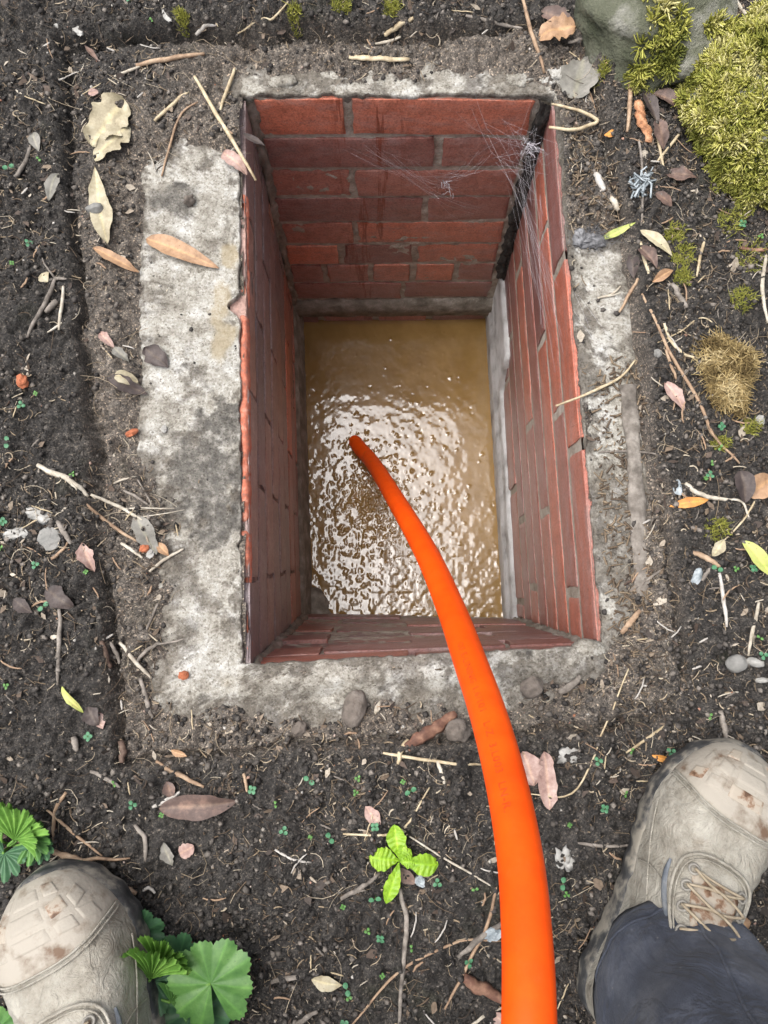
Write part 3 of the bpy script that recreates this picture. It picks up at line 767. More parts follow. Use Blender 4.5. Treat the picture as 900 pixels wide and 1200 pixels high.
# ------------------------------------------------------------------ mossy stones
STONE = simple("stone", [(0.055, 0.062, 0.034, 1), (0.12, 0.125, 0.085, 1), (0.36, 0.35, 0.31, 1)], 18, 0.88, 1.0, 0.006, 150, 10, lo=.34, hi=.68)
MOSS = tinted("moss", [(0.0, (0.08, 0.095, 0.016, 1)), (0.35, (0.26, 0.28, 0.045, 1)), (0.7, (0.48, 0.47, 0.10, 1)), (1.0, (0.66, 0.62, 0.28, 1))], 0.7, 300)
DRYMOSS = tinted("dry_moss", [(0.0, (0.16, 0.11, 0.04, 1)), (0.5, (0.44, 0.33, 0.14, 1)), (1.0, (0.66, 0.54, 0.30, 1))], 0.8, 300)
def stone(name, c, rx, ry, rz, seed, label, n_moss, cover, rot=0.0, bare=None, mlen=0.0062):
    root = empty(name, c, rot); tag(root, label, 'stone')
    V, F = lump_geo((0, 0, 0), rx, ry, rz, seed, 30, 0.16, 1.3); mesh("rock", V, F, STONE, root)
    VV = np.array([v[:] for v in V]); nrm = VV / np.array((rx, ry, rz)) ** 2; nrm /= np.linalg.norm(nrm, axis=1, keepdims=True) + 1e-9
    ok = np.where((VV[:, 2] > -0.45 * rz) & (cover(VV)))[0]
    wgt = np.sqrt(np.clip(1 - (VV[ok, 2] / rz) ** 2, 0.02, 1)); wgt /= wgt.sum()   # by area, so that the pole does not crowd
    nt_ = max(60, n_moss // 30); kt = rng.choice(ok, nt_, p=wgt)
    tc_ = VV[kt] + rng.normal(0, 0.003, (nt_, 3)); tn = nrm[kt]; tr = rng.uniform(0.006, 0.012, nt_); tt = rng.normal(0, .16, nt_) + .55 * fbm(tc_[:, 0] + seed, tc_[:, 1] + tc_[:, 2], 22, 2, 600)
    k = rng.integers(0, nt_, n_moss); v3 = rng.normal(0, 1, (n_moss, 3)); v3 -= tn[k] * np.sum(v3 * tn[k], 1, keepdims=True); v3 /= np.linalg.norm(v3, axis=1, keepdims=True)
    q = np.sqrt(rng.random(n_moss)); b = tc_[k] + v3 * (q * tr[k] * .6)[:, None]
    ln = mlen * (tr[k] / .008) * (1.05 - .55 * q ** 2) * rng.uniform(.7, 1.15, n_moss)
    d = tn[k] + v3 * (q * .9)[:, None] + rng.normal(0, .35, (n_moss, 3)); d /= np.linalg.norm(d, axis=1, keepdims=True); bend = v3 * .35 + rng.normal(0, .2, (n_moss, 3))
    P = np.stack([b - tn[k] * 0.004, b + d * ln[:, None] * 0.55, b + (d + bend) * ln[:, None]], 1)
    tint = np.clip(0.72 + tt[k] - .22 * q + rng.normal(0, 0.12, n_moss), 0, 1)
    o = strands("moss", P, 0.0008 + 0.0006 * rng.random(n_moss), MOSS, 3, 0.75, tint, root); o['kind'] = 'stuff'
    return root
p = at(893, 128, 0.06)
stone("mossy_stone", (p.x + .018, p.y + .014, 0.045), 0.104, 0.104, 0.070, 2.2, 'rounded stone wholly covered in bright yellow green moss', 48000, lambda v: v[:, 2] > -1, 0.2)
p = at(768, 10, 0.06)
stone("mossy_stone", (p.x + .006, p.y + .024, 0.040), 0.090, 0.105, 0.060, 5.4, 'grey stone with a pale bare top and a stripe of moss', 9000,
      lambda v: ((v[:, 0] > -0.03) & (v[:, 0] < 0.035) & (fbm(v[:, 0], v[:, 1], 25, 2, 5) > -0.28)) | ((v[:, 0] > 0.03) & (v[:, 1] < -0.02) & (fbm(v[:, 0], v[:, 1], 30, 2, 9) > -0.1)), 0.0, None, 0.008)
# dried moss tuft by the right edge
root = on(850, 440); tuft = empty("dry_moss_tuft", root); tag(tuft, 'straw coloured dried moss tuft lying on the soil right of the pit', 'moss tuft')
n = 1900; a = rng.uniform(0, 2 * math.pi, n); q = np.sqrt(rng.random(n))
bx = q * np.cos(a) * 0.030 * (1 + .25 * np.sin(a * 3)); by = q * np.sin(a) * 0.052 * (1 + .2 * np.cos(a * 2 + 1)); bz = 0.022 * np.sqrt(np.clip(1 - q * q, 0, 1)) * rng.random(n) ** .5
th = rng.uniform(0, 2 * math.pi, n); ln = rng.uniform(0.005, 0.015, n)
d = np.stack([np.cos(th) + bx * 25, np.sin(th) + by * 12, rng.normal(0.1, 0.35, n)], -1) * ln[:, None]
b = np.stack([bx, by, bz], -1)
o = strands("moss_strand", np.stack([b - d * .5, b + rng.normal(0, .0015, (n, 3)), b + d * .5], 1), rng.uniform(.0004, .0009, n), DRYMOSS, 3, .5, np.clip(0.55 + fbm(bx, by, 60, 2, 3) + rng.normal(0, .2, n), 0, 1), tuft); o['kind'] = 'stuff'

# ------------------------------------------------------------------ loose litter nobody could count
def soil_mask(x, y): return (samp(EXPO, x, y) < 0.004) & (sdf(x, y, rim2) < -0.004)
def scatter(n, keep=0.05):
    """random spots on the soil, a few on the bare concrete"""
    N_ = int(n * 3.2); x = rng.uniform(-0.54, 0.54, N_); y = rng.uniform(-0.48, 0.86, N_)
    m = (soil_mask(x, y) | (rng.random(N_) < keep)) & (sdf(x, y, rim2) < -0.004)
    dens = 0.45 + 0.9 * fbm(x, y, 9, 3, 700) + 0.35 * (samp(REC, x, y) > 0.0) * (x > 0.2) + 0.25 * (x > 0.2)
    m &= rng.random(N_) < dens
    return x[m][:n], y[m][:n]
STRAW = tinted("straw_litter", [(0.0, (0.045, 0.030, 0.020, 1)), (0.35, (0.14, 0.098, 0.062, 1)), (0.7, (0.34, 0.265, 0.175, 1)), (1.0, (0.58, 0.51, 0.39, 1))], 0.75, 500)
def straw(name, n, l0, l1, r0, r1, label, keep, tp=1.2, flat=0.7, curl=0.25):
    x, y = scatter(n, keep); n = len(x)
    ln = l0 + (l1 - l0) * rng.random(n) ** 2.2; a = rng.uniform(0, 2 * math.pi, n); c = rng.normal(0, curl, n)
    K = 5; t = np.linspace(-.5, .5, K)
    P = np.zeros((n, K, 3))
    for k in range(K):
        ang = a + c * t[k] * 4
        P[:, k, 0] = x + np.cos(ang) * ln * t[k] - np.sin(a) * c * ln * (t[k] ** 2) * 1.2
        P[:, k, 1] = y + np.sin(ang) * ln * t[k] + np.cos(a) * c * ln * (t[k] ** 2) * 1.2
        P[:, k, 2] = samp(SMOOTH, P[:, k, 0], P[:, k, 1])
    P[..., 2] = 0.55 * P[..., 2] + 0.45 * P[..., 2].max(1, keepdims=True) + rng.uniform(0.0005, 0.003, n)[:, None]
    o = strands(name, P, r0 + (r1 - r0) * rng.random(n) ** 2, STRAW, 4, 0.6, rng.random(n) ** tp, None, flat)
    return tag(o, label, None, None, 'stuff')
straw("straw_litter", 10000, 0.002, 0.016, 0.0003, 0.0010, 'short straw and twig crumbs strewn over the soil', 0.01, 1.3, 0.7, 0.12)
straw("rootlets", 2200, 0.015, 0.05, 0.00018, 0.00045, 'fine pale rootlets lying in the soil', 0.005, 0.9, 1.0, 0.30)
# woody crumbs thick on the strip right of the pit
poly = [(at(*p).x, at(*p).y) for p in ((690, 440), (742, 430), (752, 560), (760, 740), (712, 745), (700, 600))]
poly2 = [(at(*p).x, at(*p).y) for p in ((662, 160), (700, 170), (730, 285), (690, 290), (676, 230))]
x = rng.uniform(.15, .36, 26000); y = rng.uniform(-.06, .66, 26000)
sd_ = np.maximum(sdf(x, y, poly), sdf(x, y, poly2)); m = (sd_ > -0.004 + .02 * fbm(x, y, 40, 2, 3)) & (sdf(x, y, rim2) < -.012); x, y = x[m][:620], y[m][:620]; n = len(x)
a = rng.normal(.6, .9, n); ln = .002 + .012 * rng.random(n) ** 2; dx = np.stack([np.cos(a) * ln, np.sin(a) * ln], -1)
P = np.stack([np.stack([x + dx[:, 0] * t, y + dx[:, 1] * t, samp(SMOOTH, x, y) + rng.uniform(.0005, .0035, n)], -1) for t in (-.5, 0, .5)], 1)
tag(strands("woody_crumbs", P, rng.uniform(.0006, .0016, n), STRAW, 4, .8, 0.12 + .5 * rng.random(n), None, .45), 'brown chopped woody crumbs along the right concrete strip', None, None, 'stuff')
# soil crumbs and grit
def crumbs(name, n, r0, r1, mat, label, pw=2.5, keep=0.02):
    x, y = scatter(n, keep); n = len(x); r = r0 + (r1 - r0) * rng.random(n) ** pw
    base = np.array([(0, 0, 1), (1, 0, .1), (.31, .95, -.1), (-.81, .59, .15), (-.81, -.59, -.1), (.31, -.95, .1), (0, 0, -1)], float)
    tri = np.array([(0, 1, 2), (0, 2, 3), (0, 3, 4), (0, 4, 5), (0, 5, 1), (6, 2, 1), (6, 3, 2), (6, 4, 3), (6, 5, 4), (6, 1, 5)])
    V = base[None] * (1 + rng.normal(0, .22, (n, 7, 3))); a = rng.uniform(0, 6.28, n); c, s = np.cos(a)[:, None], np.sin(a)[:, None]
    V = V * np.stack([rng.uniform(.7, 1.3, n), rng.uniform(.7, 1.1, n), rng.uniform(.45, .9, n)], -1)[:, None]
    V = np.stack([V[..., 0] * c - V[..., 1] * s, V[..., 0] * s + V[..., 1] * c, V[..., 2]], -1) * r[:, None, None]
    V += np.stack([x, y, samp(SURF, x, y) + r * .3], -1)[:, None]
    F = (tri[None] + (np.arange(n) * 7)[:, None, None]).reshape(-1, 3)
    o = mesh(name, V.reshape(-1, 3), F, mat, None, False, {'tint': np.repeat(rng.random(n), 7)})
    return tag(o, label, None, None, 'stuff')
CRUMB = tinted("soil_crumb", [(0.0, (0.020, 0.0175, 0.016, 1)), (0.5, (0.062, 0.055, 0.050, 1)), (0.85, (0.13, 0.115, 0.10, 1)), (1.0, (0.26, 0.23, 0.20, 1))], 0.85, 500)
GRIT = tinted("grit", [(0.0, (0.10, 0.08, 0.06, 1)), (0.5, (0.28, 0.25, 0.21, 1)), (0.8, (0.55, 0.53, 0.49, 1)), (1.0, (0.40, 0.16, 0.08, 1))], 0.8, 500)
crumbs("soil_crumbs", 36000, 0.0006, 0.0042, CRUMB, 'small dark crumbs of soil', 3.4)
crumbs("grit", 2600, 0.0006, 0.0024, GRIT, 'pale grit and chips scattered on the soil', 2.2)
# flakes of dead leaf
FLAKE = tinted("leaf_flakes", [(0.0, (0.025, 0.018, 0.014, 1)), (0.5, (0.09, 0.062, 0.046, 1)), (0.8, (0.22, 0.165, 0.115, 1)), (1.0, (0.50, 0.45, 0.37, 1))], 0.7, 300)
x, y = scatter(2000, .01); n = len(x); L_ = .0015 + .0055 * rng.random(n) ** 2; W_ = L_ * rng.uniform(.3, .8, n); a = rng.uniform(0, 6.28, n); tl = rng.normal(0, .35, (n, 2))
g = np.array([(-1, -.3), (-.1, -1), (1, -.2), (.9, .3), (0, .9), (-.8, .5)])
V = np.zeros((n, 6, 3)); c, s = np.cos(a)[:, None], np.sin(a)[:, None]; gj = g[None] * (1 + rng.normal(0, .2, (n, 6, 2)))
lx, ly = gj[..., 0] * L_[:, None], gj[..., 1] * W_[:, None]
V[..., 0] = x[:, None] + lx * c - ly * s; V[..., 1] = y[:, None] + lx * s + ly * c
V[..., 2] = samp(SMOOTH, x, y)[:, None] + .0025 + lx * tl[:, :1] + ly * tl[:, 1:] + rng.normal(0, .0006, (n, 6))
tag(mesh("leaf_flakes", V.reshape(-1, 3), np.arange(n * 6).reshape(n, 6), FLAKE, None, False, {'tint': np.repeat(rng.random(n), 6)}), 'crumbled flakes of dead leaf in the soil', None, None, 'stuff')
# green moss fuzz between stone and pit
def fuzz(name, spots, per, label):
    B = []
    for px, py, r in spots:
        p = on(px, py); k = per; q = np.sqrt(rng.random(k)) * r; a = rng.uniform(0, 6.28, k)
        B.append(np.stack([p.x + q * np.cos(a), p.y + q * np.sin(a)], -1))
    B = np.concatenate(B); n = len(B); z = samp(SURF, B[:, 0], B[:, 1]); b = np.stack([B[:, 0], B[:, 1], z], -1)
    d = rng.normal(0, .6, (n, 3)); d[:, 2] = np.abs(d[:, 2]) + .6; d *= rng.uniform(.002, .006, n)[:, None]
    o = strands(name, np.stack([b, b + d * .6, b + d + rng.normal(0, .001, (n, 3))], 1), rng.uniform(.0003, .0007, n), MOSS, 3, .4, np.clip(.25 + .5 * rng.random(n), 0, 1))
    return tag(o, label, None, None, 'stuff')
fuzz("ground_moss", [(855, 260, .016), (870, 245, .012), (880, 300, .02), (838, 150, .01), (845, 215, .014), (800, 300, .012), (870, 350, .014), (800, 325, .01), (700, 95, .008), (215, 25, .008), (840, 620, .012), (880, 500, .01), (845, 520, .008), (760, 105, .012), (790, 275, .012), (460, 10, .01), (400, 8, .012), (345, 15, .008)], 260, 'thin green moss on the bare soil')

# ------------------------------------------------------------------ twigs and straws one can pick out
WOODS = {
    'straw': simple("straw_stem", [(0.27, 0.20, 0.115, 1), (0.48, 0.39, 0.25, 1), (0.62, 0.54, 0.38, 1)], 90, 0.6, 0.3, 0.0006, 500),
    'pale': simple("pale_stick", [(0.26, 0.22, 0.17, 1), (0.45, 0.40, 0.32, 1), (0.60, 0.56, 0.48, 1)], 110, 0.75, 0.4, 0.0006, 500),
    'tan': simple("tan_stick", [(0.15, 0.095, 0.06, 1), (0.33, 0.22, 0.14, 1), (0.46, 0.34, 0.23, 1)], 90, 0.75, 0.4, 0.0008, 400),
    'grey': simple("grey_twig", [(0.085, 0.07, 0.058, 1), (0.19, 0.165, 0.14, 1), (0.34, 0.30, 0.26, 1)], 100, 0.8, 0.5, 0.0008, 400),
    'dark': simple("dark_twig", [(0.03, 0.02, 0.015, 1), (0.09, 0.055, 0.04, 1), (0.17, 0.115, 0.085, 1)], 100, 0.75, 0.5, 0.0008, 400),
    'red': simple("red_bark", [(0.05, 0.024, 0.018, 1), (0.15, 0.07, 0.045, 1), (0.30, 0.17, 0.11, 1)], 70, 0.75, 0.6, 0.001, 300),
    'orange': simple("orange_wood", [(0.14, 0.06, 0.03, 1), (0.46, 0.21, 0.10, 1), (0.60, 0.38, 0.23, 1)], 90, 0.75, 1.0, 0.003, 220),
    'white': simple("bleached_stick", [(0.27, 0.25, 0.22, 1), (0.44, 0.41, 0.37, 1), (0.58, 0.55, 0.51, 1)], 90, 0.7, 0.3, 0.0006, 400),
}
def twig(name, pts, wpx, wood, label, cat='twig', group=None, lift=0.0, side=(), flat=1.0, kn=0.05, zs=None):
    w3 = []
    for i, q in enumerate(pts):
        l_ = q[2] if len(q) > 2 else 0.0
        p = on(q[0], q[1]); r0 = wpx / 2150
        if abs(float(sdf(p.x, p.y, rim2))) and float(sdf(p.x, p.y, rim2)) > 0: p = at(q[0], q[1], 0.006)
        w3.append(np.array((p.x, p.y, p.z + r0 * 0.6 + .0008 + lift + l_)))
    n = max(10, 5 * len(pts)); C = catmull(w3, n) if len(w3) > 2 else np.array([w3[0] + (w3[1] - w3[0]) * t for t in np.linspace(0, 1, n)])
    r0 = wpx / 2150
    C = C + np.stack([fbm(np.arange(n) * .37 + pts[0][0], np.full(n, k * 7.7 + pts[0][1]), 1, 2, 3) for k in range(3)], -1) * r0 * 0.55
    # keep clear of the ground
    zz = samp(SMOOTH, C[:, 0], C[:, 1]) + r0 * .62 + .0008; ins = sdf(C[:, 0], C[:, 1], rim2) > 0
    C[:, 2] = np.where(ins, C[:, 2], np.maximum(C[:, 2], zz))
    R_ = [r0 * (1 - .35 * abs(2 * i / (n - 1) - .9) ** 2 + kn * math.sin(i * 2.1 + pts[0][0])) for i in range(n)]
    o0 = C[0].copy(); V, F = tube_geo(C - o0, R_, 7, True, flat)
    for sp in side:                              # side shoots: (fraction along, dx px, dy px, width share)
        k = int(sp[0] * (n - 1)); e = C[k] + np.array((sp[1] / 950, -sp[2] / 950, 0.004)); T = np.array([C[k] + (e - C[k]) * t for t in (0, .35, .7, 1)]); T[1:3] += rng.normal(0, .001, (2, 3))
        v2, f2 = tube_geo(T - o0, [r0 * sp[3], r0 * sp[3] * .9, r0 * sp[3] * .7, r0 * sp[3] * .4], 6)
        F += [tuple(i + len(V) for i in f) for f in f2]; V += v2
    o = mesh(name, V, F, WOODS[wood]); o.location = o0
    return tag(o, label, cat, group)

T = twig
T("straw", [(229, 91), (262, 148), (300, 213)], 5.5, 'straw', 'pale straw stem lying across the far left corner of the pit', 'straw')
T("straw", [(276, 82), (266, 108), (258, 131)], 5, 'straw', 'short curved straw beside the far left corner of the pit', 'straw')
T("stick", [(160, 78), (200, 71), (240, 65)], 6.5, 'tan', 'tan stick with a cut pale end on the soil at top left', 'stick')
T("stick", [(134, 91), (165, 79)], 4, 'pale', 'pale splinter under the tan stick at top left', 'stick')
T("wood_chip", [(408, 68), (440, 71), (480, 71)], 8, 'straw', 'pale split stick with brown ends above the far rim', 'stick', flat=.6)
T("twig", [(230, 43), (245, 40), (259, 39)], 6, 'white', 'short whitish stem lying in soil above the far rim', 'twig')
T("twig", [(546, 20), (580, 29), (612, 35)], 5, 'grey', 'grey brown twig slanting on soil above the far rim', 'twig')
T("stick", [(612, 0), (624, 45), (637, 88)], 5.5, 'tan', 'long tan stick pointing down at the far right corner of the pit', 'stick')
T("root_loop", [(642, 154), (668, 157), (690, 152), (698, 146), (680, 136), (645, 127)], 5, 'straw', 'pale root bent in a loop over the far right corner', 'root', lift=.006)
T("root", [(663, 74), (680, 95), (693, 115), (699, 145)], 2.2, 'tan', 'thin root curving down over the grey leaf', 'root')
T("stick", [(738, 82), (737, 120), (735, 156)], 6, 'tan', 'upright tan stick under the white chip by the stones', 'stick')
T("wood_fragment", [(746, 121), (752, 145), (758, 170)], 14, 'orange', 'thick orange brown wood fragment beside the mossy stones', 'wood', flat=.3, kn=.16)
T("twig", [(748, 165), (752, 205), (751, 265)], 4, 'grey', 'grey twig standing through the crumpled foil scrap', 'twig')
T("twig", [(45, 546), (85, 564), (105, 582)], 7, 'pale', 'pale tapering stick half on the left soil, thickest of its pair', 'twig', side=((.5, 8, 10, .4),))
T("twig", [(107, 580), (140, 594), (183, 618)], 4.5, 'pale', 'thin pale twig crossing the frame groove left of the pit', 'twig', side=((.6, 55, 0, .5), (.8, 50, -8, .35)))
T("twig", [(98, 588), (130, 615), (161, 635)], 4.5, 'tan', 'straight tan twig just below the paler pair left of the pit', 'twig')
T("twig", [(176, 670), (195, 655), (216, 643)], 4, 'pale', 'short pale twig on left concrete edge below the twig pair', 'twig')
T("twig", [(142, 636), (155, 645), (168, 654)], 4.5, 'pale', 'small pale twig at the edge of the left mud', 'twig')
T("twig", [(133, 567), (146, 562), (160, 559)], 3, 'pale', 'tiny pale twig above the crossing twigs on left mud', 'twig')
T("twig", [(145, 575), (160, 582), (175, 592)], 4, 'grey', 'stubby grey twig touching the crossing twigs', 'twig')
T("twig", [(162, 562), (172, 580), (182, 598)], 2.6, 'grey', 'thin grey twig leaning over the left concrete edge', 'twig')
T("forked_stick", [(66, 328), (52, 360), (34, 397)], 6, 'grey', 'grey forked stick on the soil at the left edge', 'stick', side=((0.02, -14, -22, .5), (.0, 14, 2, .8)))
T("twig", [(75, 336), (73, 362), (70, 388)], 4.5, 'pale', 'upright pale twig beside the grey forked stick', 'twig')
T("twig", [(80, 374), (66, 384), (56, 390)], 3, 'pale', 'small pale cross twig under the forked stick', 'twig')
T("twig", [(68, 354), (54, 368)], 8, 'grey', 'stubby grey stem piece between forked stick and pale twig', 'twig')
T("root", [(37, 172), (32, 190), (22, 206), (11, 222)], 5.5, 'grey', 'curved grey root at the left edge above the seedlings', 'root')
T("straw", [(181, 143), (200, 127), (221, 109)], 5, 'straw', 'straw piece slanting above the left concrete', 'straw')
T("straw", [(190, 207), (200, 170), (212, 136), (232, 121)], 3.2, 'tan', 'kinked straw with its tip on the left concrete', 'straw')
T("stick", [(71, 712), (71, 755), (69, 803)], 5.5, 'grey', 'straight grey stick standing alone on the lower left soil', 'stick')
T("stick", [(141, 752), (158, 774), (178, 795)], 5, 'pale', 'slanting pale stick near the lower left concrete corner', 'stick')
T("stick", [(118, 750), (124, 765), (130, 782)], 7, 'dark', 'dark thick stick beside the slanting pale stick', 'stick')
T("twig", [(131, 752), (137, 765), (141, 778)], 5, 'grey', 'short grey stick parallel to the dark thick one', 'stick')
T("twig", [(186, 707), (178, 725), (170, 742)], 3.6, 'grey', 'thin grey twig beside the lower left concrete', 'twig')
T("twig", [(188, 752), (172, 763), (160, 776)], 5, 'grey', 'forked grey twig on the lower left concrete edge', 'twig', side=((.2, 30, -6, .6),))
T("twig", [(61, 655), (70, 649), (81, 636)], 4, 'tan', 'tan twig beside the grey square chip on left soil', 'twig')
T("twig", [(68, 612), (77, 625), (86, 638)], 7, 'grey', 'thick grey twig piece touching the white lichen scrap', 'twig')
T("root", [(52, 945), (85, 974), (121, 1002)], 3.6, 'tan', 'straight thin root above the left boot toe', 'root')
T("root", [(64, 996), (90, 1006), (115, 1018), (160, 1046)], 8, 'tan', 'thick brown root running past the left boot toe', 'root', side=((.45, 50, -4, .6),), kn=.2)
T("root", [(159, 965), (171, 985), (172, 1008)], 5.5, 'grey', 'hooked brown root rising from the thick root', 'root')
T("stick", [(184, 892), (210, 908), (240, 922)], 5.5, 'tan', 'tan stick above the large brown leaf', 'stick')
T("stick", [(180, 946), (196, 937), (212, 928)], 5, 'white', 'white broken stick touching the large brown leaf', 'stick')
T("twig", [(108, 903), (125, 912), (142, 922)], 5, 'grey', 'grey twig lying alone left of the large brown leaf', 'twig')
T("twig", [(78, 928), (66, 950), (63, 985)], 5, 'tan', 'bent root beside the crinkled plant at left', 'root')
T("twig", [(165, 795), (172, 820), (180, 841)], 6, 'grey', 'curved grey root on mud below the left concrete', 'root')
T("twig", [(283, 897), (288, 915), (290, 928)], 4, 'tan', 'short upright twig below the near left corner', 'twig')
T("straw", [(735, 783), (705, 855), (671, 927), (615, 929)], 2.3, 'straw', 'long bent straw right of the orange pipe', 'straw', lift=.004)
T("straw", [(778, 850), (758, 865), (733, 882)], 3.5, 'straw', 'straw stalk above the pointed toe of the right boot', 'straw')
T("twig", [(677, 987), (705, 991), (740, 990)], 4, 'grey', 'grey twig touching the side of the right boot', 'twig')
T("stick", [(543, 1143), (565, 1155), (592, 1170)], 14, 'red', 'thick reddish brown stick beside the orange pipe', 'stick')
T("root", [(582, 1035), (572, 1080), (548, 1128), (521, 1182)], 4, 'tan', 'long root curving down left of the orange pipe', 'root')
T("stick", [(587, 1080), (560, 1100), (540, 1117)], 7, 'grey', 'grey stick meeting the orange pipe', 'stick')
T("root", [(412, 1200), (470, 1136), (540, 1102), (588, 1102)], 3, 'tan', 'long thin root arching to the orange pipe', 'root')
T("root", [(550, 1202), (570, 1188), (592, 1178)], 3.6, 'pale', 'pale root at the bottom edge beside the pipe', 'root')
T("root", [(468, 1040), (476, 1075), (474, 1110), (467, 1202)], 6, 'grey', 'long grey stem running down below the green seedling', 'root')
T("straw", [(440, 881), (500, 890), (565, 896)], 4, 'straw', 'pale stalk lying left of the pipe below the bark', 'straw')
T("twig", [(478, 866), (470, 880), (466, 895)], 6, 'straw', 'pale wood splinter crossing the stalk left of the pipe', 'twig')
T("twig", [(512, 892), (518, 906), (521, 918)], 5, 'pale', 'pale twig stub below the stalk left of the pipe', 'twig')
T("straw", [(402, 977), (440, 978), (463, 976), (480, 962), (503, 922)], 3, 'straw', 'kinked straw above the bright green seedling', 'straw')
T("root", [(480, 980), (520, 1005), (555, 1025), (580, 1040)], 2.5, 'pale', 'thin pale root right of the bright green seedling', 'root')
T("stick", [(400, 1053), (422, 1040), (446, 1022)], 5.5, 'grey', 'grey stick left of the bright green seedling', 'stick')
T("stick", [(842, 832), (847, 850), (851, 868)], 7, 'grey', 'stubby grey stick above the right boot toe', 'stick')
T("root", [(650, 477), (690, 462), (725, 444), (743, 424)], 3.6, 'straw', 'curved straw reaching over the right brick wall', 'straw', lift=.004)
T("twig", [(702, 530), (740, 529), (772, 533)], 3, 'grey', 'thin grey twig across the right concrete strip', 'twig')
T("dry_stalk", [(752, 345), (782, 410), (815, 465), (835, 510), (866, 543)], 4.2, 'tan', 'longest brown stem slanting down past the dried moss tuft', 'stalk')
T("dry_stalk", [(776, 378), (785, 400), (800, 415), (816, 420)], 4, 'straw', 'curved greenish stem left of the dried moss tuft', 'stalk')
T("dry_stalk", [(770, 402), (795, 390), (822, 373), (842, 385)], 2, 'straw', 'thin arched stem above the dried moss tuft', 'stalk')
T("dry_stalk", [(780, 410), (786, 430), (792, 445)], 4, 'tan', 'short brown stem above the pale pink leaf', 'stalk')
T("stick", [(802, 566), (815, 578), (834, 584), (854, 586)], 6, 'pale', 'pale curved stick beside the orange leaf', 'stick')
T("twig", [(845, 586), (868, 588), (878, 610)], 3, 'pale', 'thin pale twig end beyond the orange leaf', 'twig')
T("dry_stalk", [(889, 578), (870, 610), (845, 636)], 2.5, 'straw', 'thin straw bending over roots at the right edge', 'straw')
T("straw", [(842, 671), (847, 705), (850, 735)], 5, 'white', 'whitish straight straw in the lower right soil', 'straw')
T("straw", [(889, 705), (882, 735), (875, 769)], 4.5, 'pale', 'pale straight stalk near the right edge', 'straw')
T("twig", [(810, 648), (828, 655), (842, 664)], 7, 'tan', 'thick tan root piece right of the frame groove', 'root')
T("twig", [(833, 662), (827, 672), (821, 681)], 5.5, 'grey', 'short grey stem beside the blue foil flake', 'twig')
T("twig", [(738, 692), (757, 680), (776, 667)], 4, 'grey', 'grey twig lying over the right concrete ridge', 'twig')
T("twig", [(731, 685), (745, 678), (765, 668)], 3.2, 'dark', 'darker twig just beside the grey one on the right ridge', 'twig')
T("wood_chip", [(727, 741), (738, 728), (748, 716)], 8, 'tan', 'flat tan wood chip at the lower end of the right strip', 'wood chip', flat=.4)
T("twig", [(748, 327), (737, 345), (725, 367)], 4.5, 'tan', 'tan twig slanting above the right concrete', 'twig')
T("twig", [(700, 350), (716, 346), (727, 336)], 3.5, 'pale', 'small forked twig lying on the right concrete', 'twig', side=((.4, 14, -2, .6),))
T("stick", [(749, 285), (755, 305), (762, 330)], 5, 'straw', 'yellowish stick among the willow leaves', 'stick')
T("stick", [(787, 333), (795, 348), (804, 362)], 7, 'grey', 'thick grey stick above the dried moss tuft', 'stick')
T("root", [(897, 300), (892, 335), (898, 380)], 5, 'pale', 'pale root running down the right edge', 'root')
T("stick", [(866, 292), (885, 294), (903, 295)], 5, 'red', 'reddish stick end at the right edge below the moss stone', 'stick')
T("straw", [(825, 280), (820, 300), (815, 325)], 4, 'straw', 'straw stalk standing between moss stone and dried tuft', 'straw')
T("twig", [(845, 207), (862, 211), (880, 215)], 5, 'straw', 'short straw under the fully mossy stone', 'straw')
T("root", [(860, 0), (870, 15), (892, 38)], 5, 'pale', 'pale root between the two mossy stones', 'root')
T("twig", [(450, 43), (468, 38), (485, 31)], 7, 'straw', 'thick straw piece on the soil above the far rim', 'straw')
T("twig", [(438, 53), (455, 50), (470, 45)], 4, 'pale', 'pale straw just under the thick straw piece', 'straw')
T("twig", [(280, 45), (305, 35), (325, 18), (338, 3)], 3, 'straw', 'thin bent straw at the top edge left of centre', 'straw')
T("root", [(665, 52), (690, 45), (730, 44)], 5, 'grey', 'grey root lying in front of the striped mossy stone', 'root')
T("straw", [(767, 152), (773, 175), (777, 200)], 4, 'straw', 'straw upright between wood fragment and moss stone', 'straw')
T("straw", [(800, 152), (786, 170), (768, 192)], 4, 'straw', 'straw slanting below the dark curled leaf', 'straw')
T("stalk_piece", [(697, 205), (702, 215), (708, 225)], 9, 'white', 'short thick pale stem piece right of the far rim', 'stalk')
T("stalk_piece", [(715, 232), (720, 240), (724, 248)], 8, 'pale', 'small pale chip below the thick stem piece', 'stalk')
T("bark", [(478, 876), (505, 856), (534, 836)], 16, 'red', 'reddish bark strip lying below the near concrete strip', 'bark', flat=.35, kn=.15)
T("bark", [(655, 812), (668, 803), (680, 792)], 9, 'grey', 'pale ended stick half buried below the near right corner', 'stick')
T("stick", [(88, 868 - 6), (92, 880)], 8, 'grey', 'short dark stub on the soil left of the near strip', 'stick')
T("stick", [(144, 868), (145, 880), (145, 893)], 9, 'dark', 'upright dark stub at the corner of the frame mark', 'stick')
T("stick", [(346, 1200), (358, 1192), (372, 1183)], 6, 'grey', 'grey stick at the bottom edge left of centre', 'stick')
T("stick", [(318, 1150), (338, 1145), (357, 1140)], 6, 'grey', 'grey stick right of the large lady mantle leaf', 'stick')
T("root", [(322, 995), (342, 1006), (365, 1010)], 3, 'white', 'thin white curved root on the lower soil', 'root')
T("root", [(168, 1043), (176, 1040), (183, 1046)], 4, 'white', 'white hooked root above the folded green leaf', 'root')

